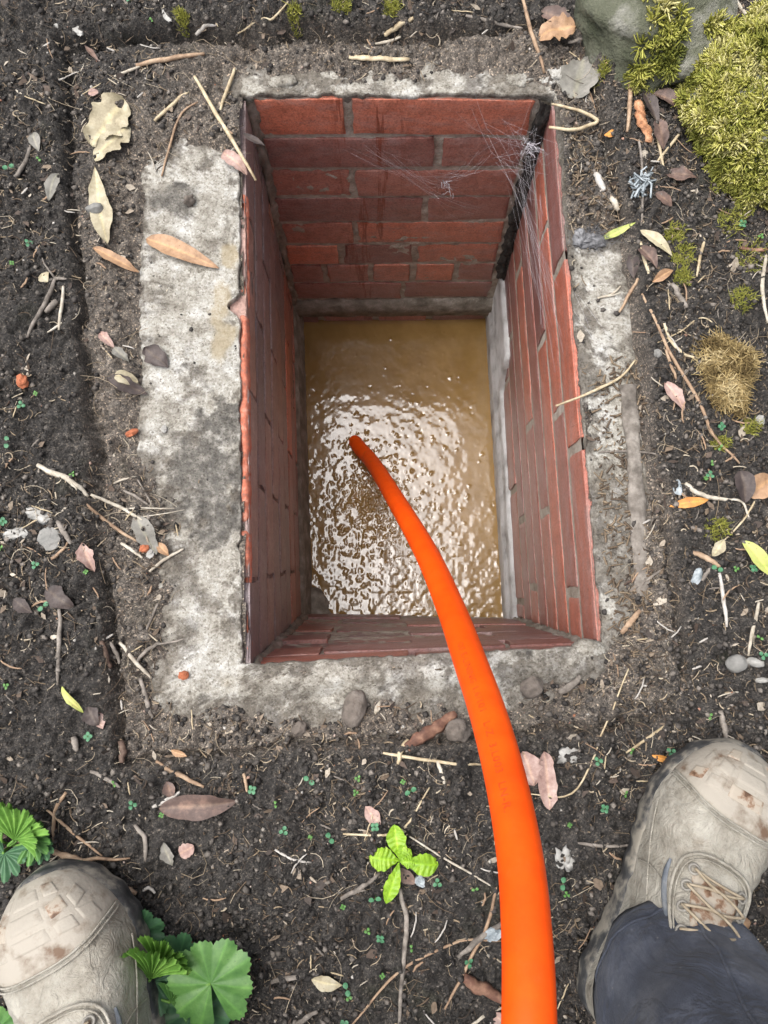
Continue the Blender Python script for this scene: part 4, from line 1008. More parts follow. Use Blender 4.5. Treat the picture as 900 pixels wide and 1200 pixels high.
# alike straw pieces, each its own
MARKS = [((28, 448), 'the red brick chip'), ((50, 360), 'the grey forked stick'), ((24, 197), 'the curved root at the left edge'), ((65, 222), 'the grey leaf at left'), ((60, 632), 'the square grey chip'), ((75, 562), 'the pale tapering stick'),
         ((105, 653), 'the torn leaf by the groove'), ((70, 760), 'the straight grey stick'), ((86, 820), 'the yellow green blade'), ((30, 710), 'the dark leaf at the left edge'), ((70, 700), 'the dark red leaf'), ((145, 880), 'the upright dark stub'), ((232, 942), 'the large brown leaf'),
         ((125, 912), 'the lone grey twig'), ((110, 1015), 'the thick brown root'), ((220, 995), 'the pale pink leaf chip'), ((385, 1150), 'the pale leaf at the bottom'), ((437, 955), 'the small pink leaf'), ((470, 1005), 'the lime green seedling'), ((505, 856), 'the reddish bark'),
         ((343, 1003), 'the white curved root'), ((243, 1148), 'the big scalloped leaf'), ((643, 915), 'the longer pink torn leaf'), ((668, 885), 'the lichen scrap'), ((708, 990), 'the twig by the right boot'), ((850, 850), 'the stubby stick by the boot toe'), ((565, 1156), 'the reddish stick'), ((600, 1060), 'the orange pipe'), ((660, 1005), 'the lichen flecks'),
         ((861, 777), 'the grey pebble'), ((846, 705), 'the whitish straight straw'), ((885, 655), 'the yellow green mottled leaf'), ((805, 590), 'the bright orange leaf'), ((850, 440), 'the dried moss tuft'), ((790, 465), 'the pale pink folded leaf'), ((752, 216), 'the foil scrap'), ((752, 145), 'the orange wood fragment'), ((768, 287), 'the pale willow leaf'), ((795, 348), 'the thick grey stick'),
         ((885, 130), 'the round mossy stone'), ((765, 30), 'the striped mossy stone'), ((882, 737), 'the pale stalk at the right edge'), ((895, 340), 'the pale root at the right edge'), ((835, 510), 'the longest brown stem'), ((200, 71), 'the tan stick at top left'), ((93, 36), 'the white angular chip'), ((245, 40), 'the short whitish stem'), ((580, 28), 'the slanting grey twig'), ((468, 38), 'the thick straw piece'), ((310, 32), 'the thin bent straw'),
         ((445, 70), 'the pale split stick'), ((650, 40), 'the crumpled tan leaf'), ((125, 145), 'the ragged pale leaf'), ((125, 245), 'the long buff leaf'), ((196, 20), 'the long white chip'), ((14, 960), 'the crinkled plant at left'), ((695, 45), 'the grey root by the stone'), ((820, 675), 'the blue foil flake'), ((758, 865), 'the straw stalk by the right boot')]
def to_px(p):
    v = Vector(p) - Vector((0, 0, CAM_H)); dz = v.y * ST - v.z * CT; return 450 + FPX * v.x / dz, 600 - FPX * (v.y * CT + v.z * ST) / dz
def where_is(p):
    x, y = to_px(p); (mx, my), nm = min(MARKS, key=lambda m: (m[0][0] - x) ** 2 + (m[0][1] - y) ** 2); dx, dy = x - mx, y - my
    dist = math.hypot(dx, dy); a = math.degrees(math.atan2(-dy, dx)) % 360
    d = ('right of', 'up right of', 'above', 'up left of', 'left of', 'down left of', 'below', 'down right of')[int((a + 22.5) // 45) % 8]
    return d + ' ' + nm, dist, (x, y)
protos = []; lens = []
for k in range(14):
    L_ = RND.uniform(.009, .028); lens.append(L_); r0 = RND.uniform(.0006, .0014); c = RND.uniform(-.18, .18); n = 7
    C = np.array([((t - .5) * L_, c * L_ * ((t - .5) ** 2) * 2 + RND.uniform(-.0004, .0004), RND.uniform(0, .0006)) for t in np.linspace(0, 1, n)])
    V, F = tube_geo(C, [r0 * (1 - .4 * abs(2 * i / (n - 1) - 1) ** 2) for i in range(n)], 5, True, .7)
    o = mesh("straw_piece", V, F, WOODS[('straw', 'pale', 'tan', 'pale', 'grey', 'white', 'tan')[k % 7]]); protos.append(o)
used = [False] * len(protos)
cx_, cy_ = scatter(1500, 0.0); seen_labels = set(); count = 0
for x, y in zip(cx_, cy_):
    k = RND.randrange(len(protos)); rest, dist, (qx, qy) = where_is((x, y, 0.03))
    if count >= 230 or dist > 110 or not (6 < qx < 894 and 6 < qy < 1194): continue
    lab = ('short' if lens[k] < .017 else 'long') + ' ' + ('golden', 'pale', 'brown', 'pale', 'grey', 'whitish', 'brown')[k % 7] + ' straw ' + rest
    if lab in seen_labels: continue
    seen_labels.add(lab); o = protos[k]; count += 1
    if used[k]: o = o.copy(); COL.objects.link(o)
    used[k] = True
    o.location = (x, y, smooth(x, y) + 0.0035); o.rotation_euler = (RND.uniform(-.12, .12), RND.uniform(-.15, .15), RND.uniform(0, 6.28))
    tag(o, lab, 'straw', 'loose straw pieces strewn on the soil')
for k in range(len(protos)):
    if not used[k]: bpy.data.objects.remove(protos[k])

# ------------------------------------------------------------------ leaves
def leaf_mat(name, c1, c2, c3, rough=0.6, sc=70, trans=0.0):
    m, n, l, bs = new_mat(name)
    tc = n.new('ShaderNodeTexCoord'); co = tc.outputs['Object']
    t = noise_node(n, l, co, sc, 7, 0.7); r = ramp(n, [(0.3, c1), (0.52, c2), (0.72, c3)]); l.new(t.outputs['Fac'], r.inputs[0])
    a = n.new('ShaderNodeAttribute'); a.attribute_name = 'vein'
    dk = mixc(n, l, 1.0, r.outputs[0], (1.35, 1.35, 1.2, 1), 'MULTIPLY')
    sv = n.new('ShaderNodeTexVoronoi'); sv.inputs['Scale'].default_value = 240; l.new(co, sv.inputs['Vector']); sr = ramp(n, [(.08, (.8, .8, .8, 1)), (.16, (0, 0, 0, 1))]); l.new(sv.outputs['Distance'], sr.inputs[0])
    sg = noise_node(n, l, co, 60, 3); s3 = ramp(n, [(.54, (0, 0, 0, 1)), (.62, (.8, .8, .8, 1))]); l.new(sg.outputs['Fac'], s3.inputs[0]); sm_ = n.new('ShaderNodeMath'); sm_.operation = 'MULTIPLY'; l.new(sr.outputs[0], sm_.inputs[0]); l.new(s3.outputs[0], sm_.inputs[1])
    l.new(mixc(n, l, sm_.outputs[0], mixc(n, l, a.outputs['Fac'], r.outputs[0], dk), (.03, .025, .02, 1)), bs.inputs['Base Color']); bs.inputs['Roughness'].default_value = rough
    t2 = noise_node(n, l, co, sc * 4, 5); bump(n, l, bs, t2.outputs['Fac'], 0.35, 0.001)
    if trans:
        tr = n.new('ShaderNodeBsdfTranslucent'); l.new(r.outputs[0], tr.inputs['Color']); mx = n.new('ShaderNodeMixShader'); mx.inputs[0].default_value = trans
        l.new(bs.outputs[0], mx.inputs[1]); l.new(tr.outputs[0], mx.inputs[2]); l.new(mx.outputs[0], n['Material Output'].inputs['Surface'])
    return m
LM = {
    'tan': leaf_mat("leaf_tan", (0.17, 0.095, 0.05, 1), (0.36, 0.215, 0.12, 1), (0.47, 0.30, 0.18, 1)),
    'brown': leaf_mat("leaf_brown", (0.055, 0.034, 0.028, 1), (0.115, 0.075, 0.062, 1), (0.24, 0.15, 0.115, 1)),
    'dark': leaf_mat("leaf_dark", (0.022, 0.016, 0.015, 1), (0.055, 0.040, 0.036, 1), (0.11, 0.085, 0.075, 1)),
    'pale': leaf_mat("leaf_pale", (0.20, 0.165, 0.10, 1), (0.38, 0.33, 0.22, 1), (0.50, 0.46, 0.34, 1)),
    'pink': leaf_mat("leaf_pink", (0.17, 0.095, 0.075, 1), (0.36, 0.235, 0.20, 1), (0.50, 0.38, 0.33, 1)),
    'orange': leaf_mat("leaf_orange", (0.36, 0.14, 0.03, 1), (0.56, 0.25, 0.06, 1), (0.62, 0.34, 0.12, 1)),
    'grey': leaf_mat("leaf_grey", (0.10, 0.095, 0.08, 1), (0.19, 0.18, 0.155, 1), (0.29, 0.27, 0.24, 1)),
    'lime': leaf_mat("leaf_lime", (0.22, 0.27, 0.05, 1), (0.42, 0.46, 0.13, 1), (0.40, 0.30, 0.13, 1), 0.5),
    'bright': leaf_mat("leaf_bright_green", (0.15, 0.30, 0.012, 1), (0.27, 0.47, 0.025, 1), (0.42, 0.58, 0.06, 1), 0.45, 90, .2),
    'green': leaf_mat("leaf_green", (0.045, 0.135, 0.028, 1), (0.085, 0.205, 0.045, 1), (0.14, 0.28, 0.075, 1), 0.5, 60, .15),
    'fresh': leaf_mat("leaf_fresh_green", (0.085, 0.20, 0.03, 1), (0.16, 0.33, 0.06, 1), (0.24, 0.42, 0.09, 1), 0.5, 70, .2),
    'deep': leaf_mat("leaf_deep_green", (0.03, 0.095, 0.04, 1), (0.05, 0.13, 0.058, 1), (0.085, 0.17, 0.07, 1), 0.5, 60, .1),
}
def blade_geo(L, W, shape=1.0, fold=0.25, arch=0.1, twist=0.0, ragged=0.0, wave=0.0, teeth=0, seed=0.0, nl=22, nw=8, tipw=0.0, crinkle=0.0, widest=0.45):
    """leaf blade from (0,0,0) along +x; returns verts, faces, vein weights"""
    V, F, A = [], [], []
    for i in range(nl + 1):
        t = i / nl
        tt = t ** (math.log(0.5) / math.log(widest))
        hw = W / 2 * (math.sin(math.pi * min(max(tt, 0.0), 1.0)) ** shape + tipw * t)
        for j in range(-nw // 2, nw // 2 + 1):
            s = j / (nw / 2); e = hw * s
            if abs(s) > .9:
                e *= 1 + ragged * 1.6 * float(vn(t * 9 + seed, s * 3 + seed, 2)) + (0.10 * abs(math.sin(teeth * math.pi * t)) if teeth else 0)
            z = fold * abs(e) + arch * L * (1 - (2 * t - 1) ** 2) + wave * W * math.sin(t * 15 + seed + s) * s * s + crinkle * W * (abs(math.sin(t * math.pi * 7 + abs(s) * 1.6)) - .5) * min(1, abs(s) * 2.2)
            z += ragged * W * .5 * float(fbm(np.array(t * 3 + seed), np.array(s * 1.2), 1, 2, 8))
            a = twist * (t - .5); V.append((t * L + .06 * L * math.sin(t * 3 + seed) * 0, e * math.cos(a) - z * math.sin(a), e * math.sin(a) + z * math.cos(a)))
            A.append(1.0 if j == 0 else 0.0)
    q = nw // 2 * 2 + 1
    for i in range(nl):
        for j in range(q - 1):
            F.append((i * q + j, i * q + j + 1, (i + 1) * q + j + 1, (i + 1) * q + j))
    return V, F, A
def leaf(px0, px1, wpx, kind, label, lift=0.0030, name='leaf', **kw):
    a, b = on(*px0), on(*px1)
    L = (b - a).length; sc_ = L / max(1e-6, math.hypot(px1[0] - px0[0], px1[1] - px0[1]))
    kw.setdefault('seed', px0[0] * .1); kw.setdefault('ragged', .14); kw.setdefault('twist', RND.uniform(-.5, .5))
    V, F, A = blade_geo(L, wpx * sc_, **kw)
    d = (b - a); yaw = math.atan2(d.y, d.x); c, s = math.cos(yaw), math.sin(yaw)
    W3 = []
    for (x, y, z) in V:
        X, Y = a.x + x * c - y * s, a.y + x * s + y * c
        W3.append((X - a.x, Y - a.y, z + 0.7 * smooth(X, Y) + .3 * (a.z + (b.z - a.z) * x / L) + lift - a.z))
    o = mesh(name, W3, F, LM[kind], None, True, {'vein': A}); o.location = a
    return tag(o, label, 'leaf')
leaf((172, 281), (258, 316), 22, 'tan', 'tan lance shaped leaf lying on the pale left concrete', fold=.3, arch=.05, shape=.8, widest=.35, ragged=.1)
leaf((187, 947), (279, 938), 29, 'brown', 'large purplish brown leaf on soil below the near strip', fold=.5, arch=.06, shape=.75, ragged=.12)
leaf((146, 118), (108, 172), 44, 'pale', 'large ragged pale leaf in the far left recess', fold=.1, arch=.05, shape=.45, ragged=.35, wave=.08)
leaf((152, 148), (112, 190), 26, 'pale', 'torn pale leaf under the ragged one in the far left recess', fold=.1, arch=.1, shape=.5, ragged=.4)
leaf((112, 196), (128, 288), 24, 'pale', 'long buff leaf pointing down in the left recess', fold=.2, arch=.06, shape=.8, ragged=.25, widest=.6)
leaf((110, 292), (163, 320), 15, 'tan', 'narrow curled tan leaf beside the left concrete', fold=.3, arch=.1, shape=.8, ragged=.2)
leaf((262, 180), (290, 207), 17, 'pink', 'pinkish leaf tucked at the far left rim', fold=.3, arch=.15, shape=.6, ragged=.2)
leaf((612, 880), (626, 920), 26, 'pink', 'torn pink leaf touching the orange pipe', fold=.3, arch=.1, shape=.6, ragged=.35)
leaf((637, 880), (643, 948), 24, 'pink', 'longer pink torn leaf right of the orange pipe', fold=.4, arch=.05, shape=.6, ragged=.4)
leaf((783, 594), (829, 586), 13, 'orange', 'bright orange willow leaf on the right soil', fold=.3, arch=.08, shape=.9)
leaf((868, 634), (905, 676), 19, 'lime', 'yellow green mottled leaf at the right edge', fold=.25, arch=.08, shape=.8)
leaf((702, 283), (741, 264), 10, 'lime', 'slim green leaf above the right concrete', fold=.3, arch=.08, shape=1.0)
leaf((749, 271), (787, 302), 14, 'pale', 'pale green willow leaf beside the slim green one', fold=.3, arch=.08, shape=1.0)
leaf((778, 448), (801, 482), 17, 'pink', 'pale pink leaf folded along its rib left of the dried tuft', fold=.5, arch=.05, shape=.8)
leaf((874, 580), (905, 560), 28, 'tan', 'broad tan leaf at the right edge', fold=.2, arch=.08, shape=.6, ragged=.2)
leaf((866, 552), (872, 590), 24, 'dark', 'dark purple leaf beside the broad tan leaf', fold=.4, arch=.1, shape=.7, ragged=.2)
leaf((630, 46), (673, 34), 30, 'tan', 'crumpled tan leaf at the top right of the far rim', fold=.5, arch=.12, shape=.6, ragged=.4)
leaf((633, 16), (668, 30), 18, 'brown', 'brown curled leaf behind the crumpled tan leaf', fold=.6, arch=.1, shape=.7, ragged=.3)
leaf((683, 70), (672, 118), 38, 'grey', 'broad grey leaf at the far right corner of the pit', fold=.1, arch=.03, shape=.45, ragged=.25)
leaf((738, 76), (778, 90), 17, 'tan', 'tan leaf pressed against the striped mossy stone', fold=.2, arch=.06, shape=.6, ragged=.25)
leaf((752, 108), (770, 150), 14, 'dark', 'dark strip of leaf beside the wood fragment', fold=.5, arch=.08, ragged=.2)
leaf((762, 112), (798, 135), 18, 'brown', 'dark brown curled leaf between wood fragment and moss stone', fold=.6, arch=.15, ragged=.25)
leaf((768, 140), (776, 178), 18, 'brown', 'brown leaf under the straws by the moss stone', fold=.2, arch=.1, ragged=.2)
leaf((776, 205), (816, 210), 17, 'brown', 'brown crumpled leaf with red end below the moss stone', fold=.4, arch=.1, ragged=.35)
leaf((767, 228), (786, 243), 14, 'brown', 'small reddish brown leaf beside the foil scrap', fold=.2, arch=.1, shape=.6)
leaf((707, 160), (722, 158), 8, 'orange', 'tiny orange leaf near the root loop', fold=.2, arch=.1)
leaf((747, 290), (768, 316), 14, 'brown', 'brown rolled leaf among the willow leaves', fold=.8, arch=.1, ragged=.2)
leaf((763, 332), (788, 318), 12, 'tan', 'tan folded leaf below the rolled brown leaf', fold=.6, arch=.1)
leaf((736, 300), (742, 328), 12, 'dark', 'dark narrow leaf above the right concrete', fold=.5, arch=.1)
leaf((833, 652), (848, 632), 14, 'pale', 'dull olive leaf below the thick right root piece', fold=.3, arch=.1, ragged=.2)
leaf((70, 205), (58, 237), 15, 'grey', 'grey leaf on soil at left above the forked stick', fold=.3, arch=.1, shape=.8)
leaf((40, 157), (47, 180), 12, 'grey', 'small grey leaf next to the curved root at left', fold=.3, arch=.1)
leaf((50, 322), (58, 332), 14, 'pale', 'small whitish green leaf above the forked stick', fold=.2, arch=.1)
leaf((97, 636), (112, 670), 17, 'pink', 'pale torn leaf left of the frame groove', fold=.5, arch=.1, ragged=.35)
leaf((55, 690), (88, 712), 22, 'dark', 'dark red leaf above the straight grey stick', fold=.2, arch=.1, shape=.6, ragged=.3)
leaf((17, 702), (40, 718), 16, 'dark', 'dark grey leaf at the left edge', fold=.3, arch=.1)
leaf((160, 604), (184, 650), 22, 'grey', 'dull grey leaf under the crossing twigs', fold=.2, arch=.03, shape=.6, ragged=.2)
leaf((186, 636), (199, 652), 11, 'tan', 'tiny tan leaf on left concrete below the twigs', fold=.5, arch=.15)
leaf((126, 442), (172, 462), 20, 'dark', 'dark leaf lying flat below the pale stone chip', fold=.2, arch=.02, ragged=.3)
leaf((170, 408), (198, 432), 22, 'dark', 'blackened leaf on the upper left concrete', fold=.3, arch=.05, ragged=.35)
leaf((135, 440), (160, 448), 17, 'pale', 'pale stony leaf at the edge of left concrete', fold=.1, arch=.12, shape=.5)
leaf((118, 390), (136, 410), 12, 'pink', 'curled pinkish leaf on the left mud', fold=.6, arch=.15, ragged=.3)
leaf((134, 408), (152, 425), 13, 'grey', 'grey crumpled leaf on the left mud', fold=.4, arch=.15, ragged=.3)
leaf((74, 804), (99, 835), 9, 'lime', 'yellow green blade on the lower left soil', fold=.4, arch=.15, shape=.7)
leaf((103, 828), (118, 850), 20, 'dark', 'dark curled leaf beside the yellow green blade', fold=.4, arch=.15, ragged=.2)
leaf((115, 834), (122, 854), 14, 'pink', 'pinkish leaf half under the dark curled leaf', fold=.2, arch=.05, ragged=.2)
leaf((201, 878), (220, 886), 8, 'tan', 'small brown leaf on mud below the left concrete', fold=.4, arch=.1)
leaf((211, 1000), (228, 990), 17, 'pink', 'pale pink chip of leaf above the thick root', fold=.3, arch=.1, shape=.5)
leaf((193, 986), (203, 1014), 15, 'grey', 'crumpled grey brown leaf left of the pale pink chip', fold=.5, arch=.12, ragged=.4)
leaf((196, 915), (204, 935), 15, 'brown', 'small brown leaf standing behind the large brown leaf', fold=.3, arch=.1)
leaf((428, 944), (446, 965), 16, 'pink', 'small pink leaf above left of the green seedling', fold=.3, arch=.1, ragged=.25)
leaf((365, 1146), (402, 1153), 17, 'pale', 'pale leaf at the bottom left of centre', fold=.3, arch=.1, ragged=.2)
leaf((464, 1018), (487, 1034), 16, 'brown', 'brown leaf tucked under the green seedling', fold=.1, arch=.06, shape=.6)
leaf((205, 1100), (232, 1106), 12, 'tan', 'rusty leaf behind the large lady mantle leaf', fold=.3, arch=.05)
leaf((285, 158), (310, 172), 9, 'dark', 'dark scrap of leaf hanging by the far left rim', fold=.3, arch=.05)
leaf((762, 884), (786, 892), 7, 'orange', 'small tan leaf left of the right boot toe', fold=.3, arch=.1)
leaf((862, 1072), (875, 1086), 13, 'tan', 'small tan leaf beside the right boot laces', fold=.3, arch=.1)
leaf((578, 1185), (594, 1200), 15, 'pink', 'pink leaf scrap at bottom beside the pipe', fold=.3, arch=.1)
leaf((100, 55), (118, 75), 5, 'brown', 'tiny brown leaf strip at top left', fold=.3, arch=.1)
leaf((104, 112), (118, 110), 10, 'pink', 'small reddish leaf above the ragged pale leaf', fold=.2, arch=.1)

# ------------------------------------------------------------------ chips, pebbles, scraps
CHIP = {
    'white': simple("white_chip", [(0.22, 0.21, 0.19, 1), (0.50, 0.49, 0.46, 1)], 80, .7, .4, .001),
    'grey': simple("grey_chip", [(0.14, 0.14, 0.13, 1), (0.30, 0.29, 0.27, 1)], 60, .8, .5, .001),
    'red': simple("red_chip", [(0.30, 0.09, 0.04, 1), (0.50, 0.17, 0.08, 1)], 80, .85, .5, .001),
    'clay': simple("clay", [(0.075, 0.062, 0.052, 1), (0.15, 0.125, 0.105, 1), (0.22, 0.19, 0.165, 1)], 60, .9, .9, .002, 220),
    'lint': simple("grey_lint", [(0.16, 0.16, 0.165, 1), (0.32, 0.32, 0.33, 1)], 120, .95, 1, .002, 400),
    'foil': simple("dull_foil", [(0.13, 0.155, 0.17, 1), (0.30, 0.34, 0.36, 1), (0.50, 0.54, 0.56, 1)], 90, .35, .6, .002, 200),
}
def chip(px, py, wx_, wy_, h, mat, label, cat='stone', rot=0.0, name='stone_chip', sink=.3, amp=.22, sub=8, fr=1.6):
    p = on(px, py); k = 1 / 950
    V, F = lump_geo((0, 0, 0), wx_ * k / 2, wy_ * k / 2, h, px * .37, sub, amp, fr)
    o = mesh(name, V, F, CHIP[mat], None, sub > 8); o.location = (p.x, p.y, p.z + h * (1 - sink)); o.rotation_euler = (RND.uniform(-.15, .15), RND.uniform(-.15, .15), rot)
    return tag(o, label, cat)
chip(93, 36, 13, 17, .003, 'white', 'white angular chip on soil at top left', 'chip')
chip(196, 20, 8, 20, .003, 'white', 'long white chip on soil near the top edge', 'chip', .5)
chip(68, 33, 11, 6, .003, 'white', 'small white chip beside the angular one at top left', 'chip')
chip(60, 632, 26, 24, .004, 'grey', 'flat squarish grey stone chip on the left soil', 'stone', .1)
chip(28, 448, 12, 15, .006, 'red', 'red brick chip on the left soil', 'brick chip', .4)
chip(432 / 2, 791, 11, 9, .005, 'red', 'small orange brick crumb on the lower left concrete', 'brick chip')
chip(155, 508, 13, 8, .004, 'red', 'orange brown crumb at the left concrete edge', 'crumb', .5)
chip(170, 643, 11, 9, .004, 'red', 'rusty brown crumb under the crossing twigs', 'crumb')
chip(176, 649, 10, 10, .003, 'white', 'pale green white crumb beside the rusty crumb', 'crumb')
chip(193, 503, 7, 8, .003, 'white', 'tiny pale shell on the left concrete', 'shell')
chip(861, 777, 22, 18, .008, 'grey', 'rounded grey pebble on the lower right soil', 'pebble', .3, 'pebble', .3, .1, 12)
chip(883, 786 - 10, 19, 9, .006, 'white', 'white oval pebble near the right edge', 'pebble', -.2, 'pebble', .3, .1, 12)
chip(891, 797, 14, 6, .004, 'white', 'small white pebble under the oval one', 'pebble', 0, 'pebble', .3, .1, 12)
chip(735, 68, 13, 11, .005, 'white', 'bright white chip at the tip of the tan stick', 'chip')
chip(415, 829, 25, 40, .011, 'clay', 'grey clay lump standing on the near concrete strip', 'clay lump', -.25, 'clay_lump', .3, .12, 14)
chip(536, 856, 26, 22, .010, 'clay', 'clay clod left of the pipe below the near strip', 'clay lump', .2, 'clay_lump', .4, .2, 12)
chip(352, 852, 18, 14, .007, 'clay', 'small clay clod left of the standing clay lump', 'clay lump', .9, 'clay_lump', .4, .25, 10)
chip(622, 805, 24, 22, .010, 'clay', 'clay clod below the near rim right of the pipe', 'clay lump', .5, 'clay_lump', .4, .2, 12)
chip(223, 238, 14, 10, .008, 'clay', 'dark soil crumb alone on the upper left concrete', 'soil crumb', .5, 'soil_crumb', .3, .3, 10)
chip(114, 249, 20, 13, .008, 'grey', 'grey clod on the long buff leaf', 'clay lump', .2, 'clay_lump', .3, .2, 10)
chip(668, 885, 22, 14, .0018, 'white', 'crumbly white lichen scrap above the pink leaves', 'lichen', .3, 'lichen_scrap', .3, .5, 10, 3)
chip(50, 604, 26, 13, .0018, 'white', 'white lichen scrap on the left soil', 'lichen', -.3, 'lichen_scrap', .3, .6, 12, 3)
chip(20, 626, 24, 10, .0018, 'white', 'fainter white lichen patch nearer the left edge', 'lichen', .2, 'lichen_scrap', .3, .6, 12, 3)
chip(660, 1005, 16, 18, .0018, 'white', 'white lichen flecks left of the right boot', 'lichen', .2, 'lichen_scrap', .3, .6, 12, 3)
chip(793, 571, 10, 18, .003, 'foil', 'thin bluish foil flake above the orange leaf', 'foil', .1, 'foil_flake', .2, .2)
chip(816, 676, 10, 19, .003, 'foil', 'bluish foil flake in the lower right soil', 'foil', -.4, 'foil_flake', .2, .2)
chip(492, 1031, 10, 12, .003, 'foil', 'bluish flake beside the green seedling', 'foil', .4, 'foil_flake', .2, .3)
chip(578, 1093, 16, 14, .004, 'foil', 'silvery flake touching the orange pipe', 'foil', .4, 'foil_flake', .2, .4)
chip(889, 494, 9, 14, .005, 'white', 'white chip at the right edge below the dried tuft', 'chip', -.3)
chip(770, 415, 8, 10, .004, 'grey', 'grey pebble left of the curved greenish stem', 'pebble', .2)
# crumpled foil scrap
p = on(752, 216); n = 26; P = []
for i in range(n):
    a = rng.uniform(0, 6.28); q = rng.uniform(.004, .014); c0 = np.array((q * math.cos(a) * .8, q * math.sin(a), rng.uniform(.001, .008)))
    d = rng.normal(0, 1, 3) * .010; d[2] *= .3; P.append([c0 - d * .5, c0 + rng.normal(0, .003, 3), c0 + d * .5, c0 + d * .4 + rng.normal(0, .004, 3)])
o = strands("foil_scrap", P, rng.uniform(.0009, .0022, n), CHIP['foil'], 4, .7, None, None, .35); o.location = p
tag(o, 'crumpled silvery foil scrap on the soil right of the pit', 'foil')
# woolly grey plug at the right rim
p = on(690, 283); plug = empty("lint_plug", p); tag(plug, 'woolly grey plug of lint on the right rim', 'lint')
V, F = lump_geo((0, 0, .003), .017, .008, .006, 4.4, 14, .4, 2.4); mesh("wad", V, F, CHIP['lint'], plug)
V, F = lump_geo((-.012, .004, .004), .008, .010, .006, 9.4, 12, .4, 2.4); mesh("wad", V, F, CHIP['lint'], plug)
n = 160; b = rng.normal(0, 1, (n, 3)) * (.012, .006, .003) + (0, 0, .006); d = rng.normal(0, .006, (n, 3))
o = strands("fibres", np.stack([b - d, b + rng.normal(0, .002, (n, 3)), b + d], 1), np.full(n, .00022), CHIP['lint'], 3, .6, None, plug); o['kind'] = 'stuff'
# concrete ridge beside the right strip
P = [np.array(on(*q, 0.001)) for q in ((735, 452), (741, 520), (746, 590), (752, 660), (762, 735))]
C = catmull(P, 60); C[:, 2] += -.001 + .002 * fbm(np.arange(60) * .3, np.zeros(60), 1, 2, 4)
C[:, 2] = .004 + .0012 * fbm(np.arange(60) * .3, np.zeros(60), 1, 2, 4)
V, F = tube_geo(C, [.0115 * (.85 + .35 * float(vn(i * .3, 3.3, 8))) for i in range(60)], 12, True, .5)
mesh("concrete_ridge", V, F, simple("dusty_concrete", [(.08, .068, .056, 1), (.18, .158, .135, 1), (.32, .29, .255, 1)], 70, .9, .8, .002, 200), CH)

# ------------------------------------------------------------------ green plants
def fan_geo(R, lobes=9, span=5.9, pleat=0.05, cup=0.1, depth=0.16, teeth=5, nr_=12, seed=0.0, droop=0.0):
    V, F, A = [], [], []; per = 2 * teeth; nt_ = lobes * per
    for i in range(nr_ + 1):
        f = i / nr_
        for j in range(nt_ + 1):
            u = j / nt_ * lobes; th = -span / 2 + span * j / nt_; ph = (u % 1.0) - .5
            edge = 1 - depth * (abs(ph) * 2) ** 2.2 + (0.035 if j % 2 else -0.015) * (f > .9)
            edge *= 1 + .05 * math.sin(u * 2.3 + seed)
            r = R * f * edge
            fold = math.cos(2 * math.pi * u)
            z = -pleat * R * f * fold + cup * R * f * f + .02 * R * math.sin(3 * th + seed) * f - droop * R * f ** 3
            V.append((r * math.cos(th), r * math.sin(th), z)); A.append(1.0 if abs(ph) < .06 and f < .92 else 0.0)
    q = nt_ + 1
    for i in range(nr_):
        for j in range(nt_):
            F.append((i * q + j, i * q + j + 1, (i + 1) * q + j + 1, (i + 1) * q + j))
    return V, F, A
def fan_leaf(plant, base, Rpx, yaw_px, tilt, kind, z, **kw):
    """leaf whose petiole joins at pixel `base`, opening towards the pixel direction yaw_px"""
    p = at(base[0], base[1], z); k = (CAM_H - z) / FPX / 1.05
    V, F, A = fan_geo(Rpx * k, **kw)
    d = Vector((yaw_px[0], -yaw_px[1], 0)).normalized()
    M = Matrix.Translation(p - plant.location) @ Matrix.Rotation(math.atan2(d.y, d.x), 4, 'Z') @ Matrix.Rotation(-tilt, 4, 'Y')
    o = mesh("leaf", [M @ Vector(v) for v in V], F, LM[kind], plant, True, {'vein': A})
    g = Vector((0, 0, 0)); e = p - plant.location
    m1 = e * .5 + Vector((0, 0, .01)); C = catmull([np.array(g), np.array(m1), np.array(e)], 9)
    V, F = tube_geo(C, [.0014] * 9, 6); mesh("stalk", V, F, LM['fresh'], plant)
    return o
pl = empty("leafy_plant", on(172, 1150)); tag(pl, 'lady mantle with scalloped green leaves growing beside the left boot', 'plant')
fan_leaf(pl, (247, 1153), 50, (-.3, -1), .05, 'green', .078, pleat=.022, cup=.06, seed=1.0, depth=.14, droop=.10)
fan_leaf(pl, (176, 1148), 64, (.12, -1), .45, 'fresh', .075, lobes=13, span=1.9, pleat=.13, cup=.25, depth=.25, seed=2.0)
fan_leaf(pl, (184, 1138), 54, (.5, -.95), .35, 'fresh', .068, lobes=9, span=1.6, pleat=.10, cup=.2, depth=.25, seed=2.6)
fan_leaf(pl, (160, 1095), 34, (-.2, -1), .1, 'deep', .048, seed=3.0, depth=.2)
fan_leaf(pl, (207, 1130), 36, (.3, -1), .05, 'deep', .055, seed=4.0, depth=.2)
fan_leaf(pl, (180, 1150), 34, (-.3, .2), .15, 'deep', .060, seed=5.0, depth=.2, pleat=.09)
fan_leaf(pl, (228, 1185), 40, (.1, 1), -.05, 'deep', .055, seed=6.0, depth=.18)
fan_leaf(pl, (200, 1175), 26, (.6, -.5), .3, 'green', .062, seed=7.0, lobes=9, span=3.0, pleat=.12, depth=.25)
fan_leaf(pl, (128, 1055), 26, (.2, -1), .1, 'deep', .046, seed=8.0, depth=.2)
fan_leaf(pl, (98, 1030), 22, (-.2, -1), .1, 'deep', .046, seed=9.0, depth=.2)
pl = empty("leafy_plant", on(14, 990)); tag(pl, 'young crinkled lady mantle at the left edge above the left boot', 'plant')
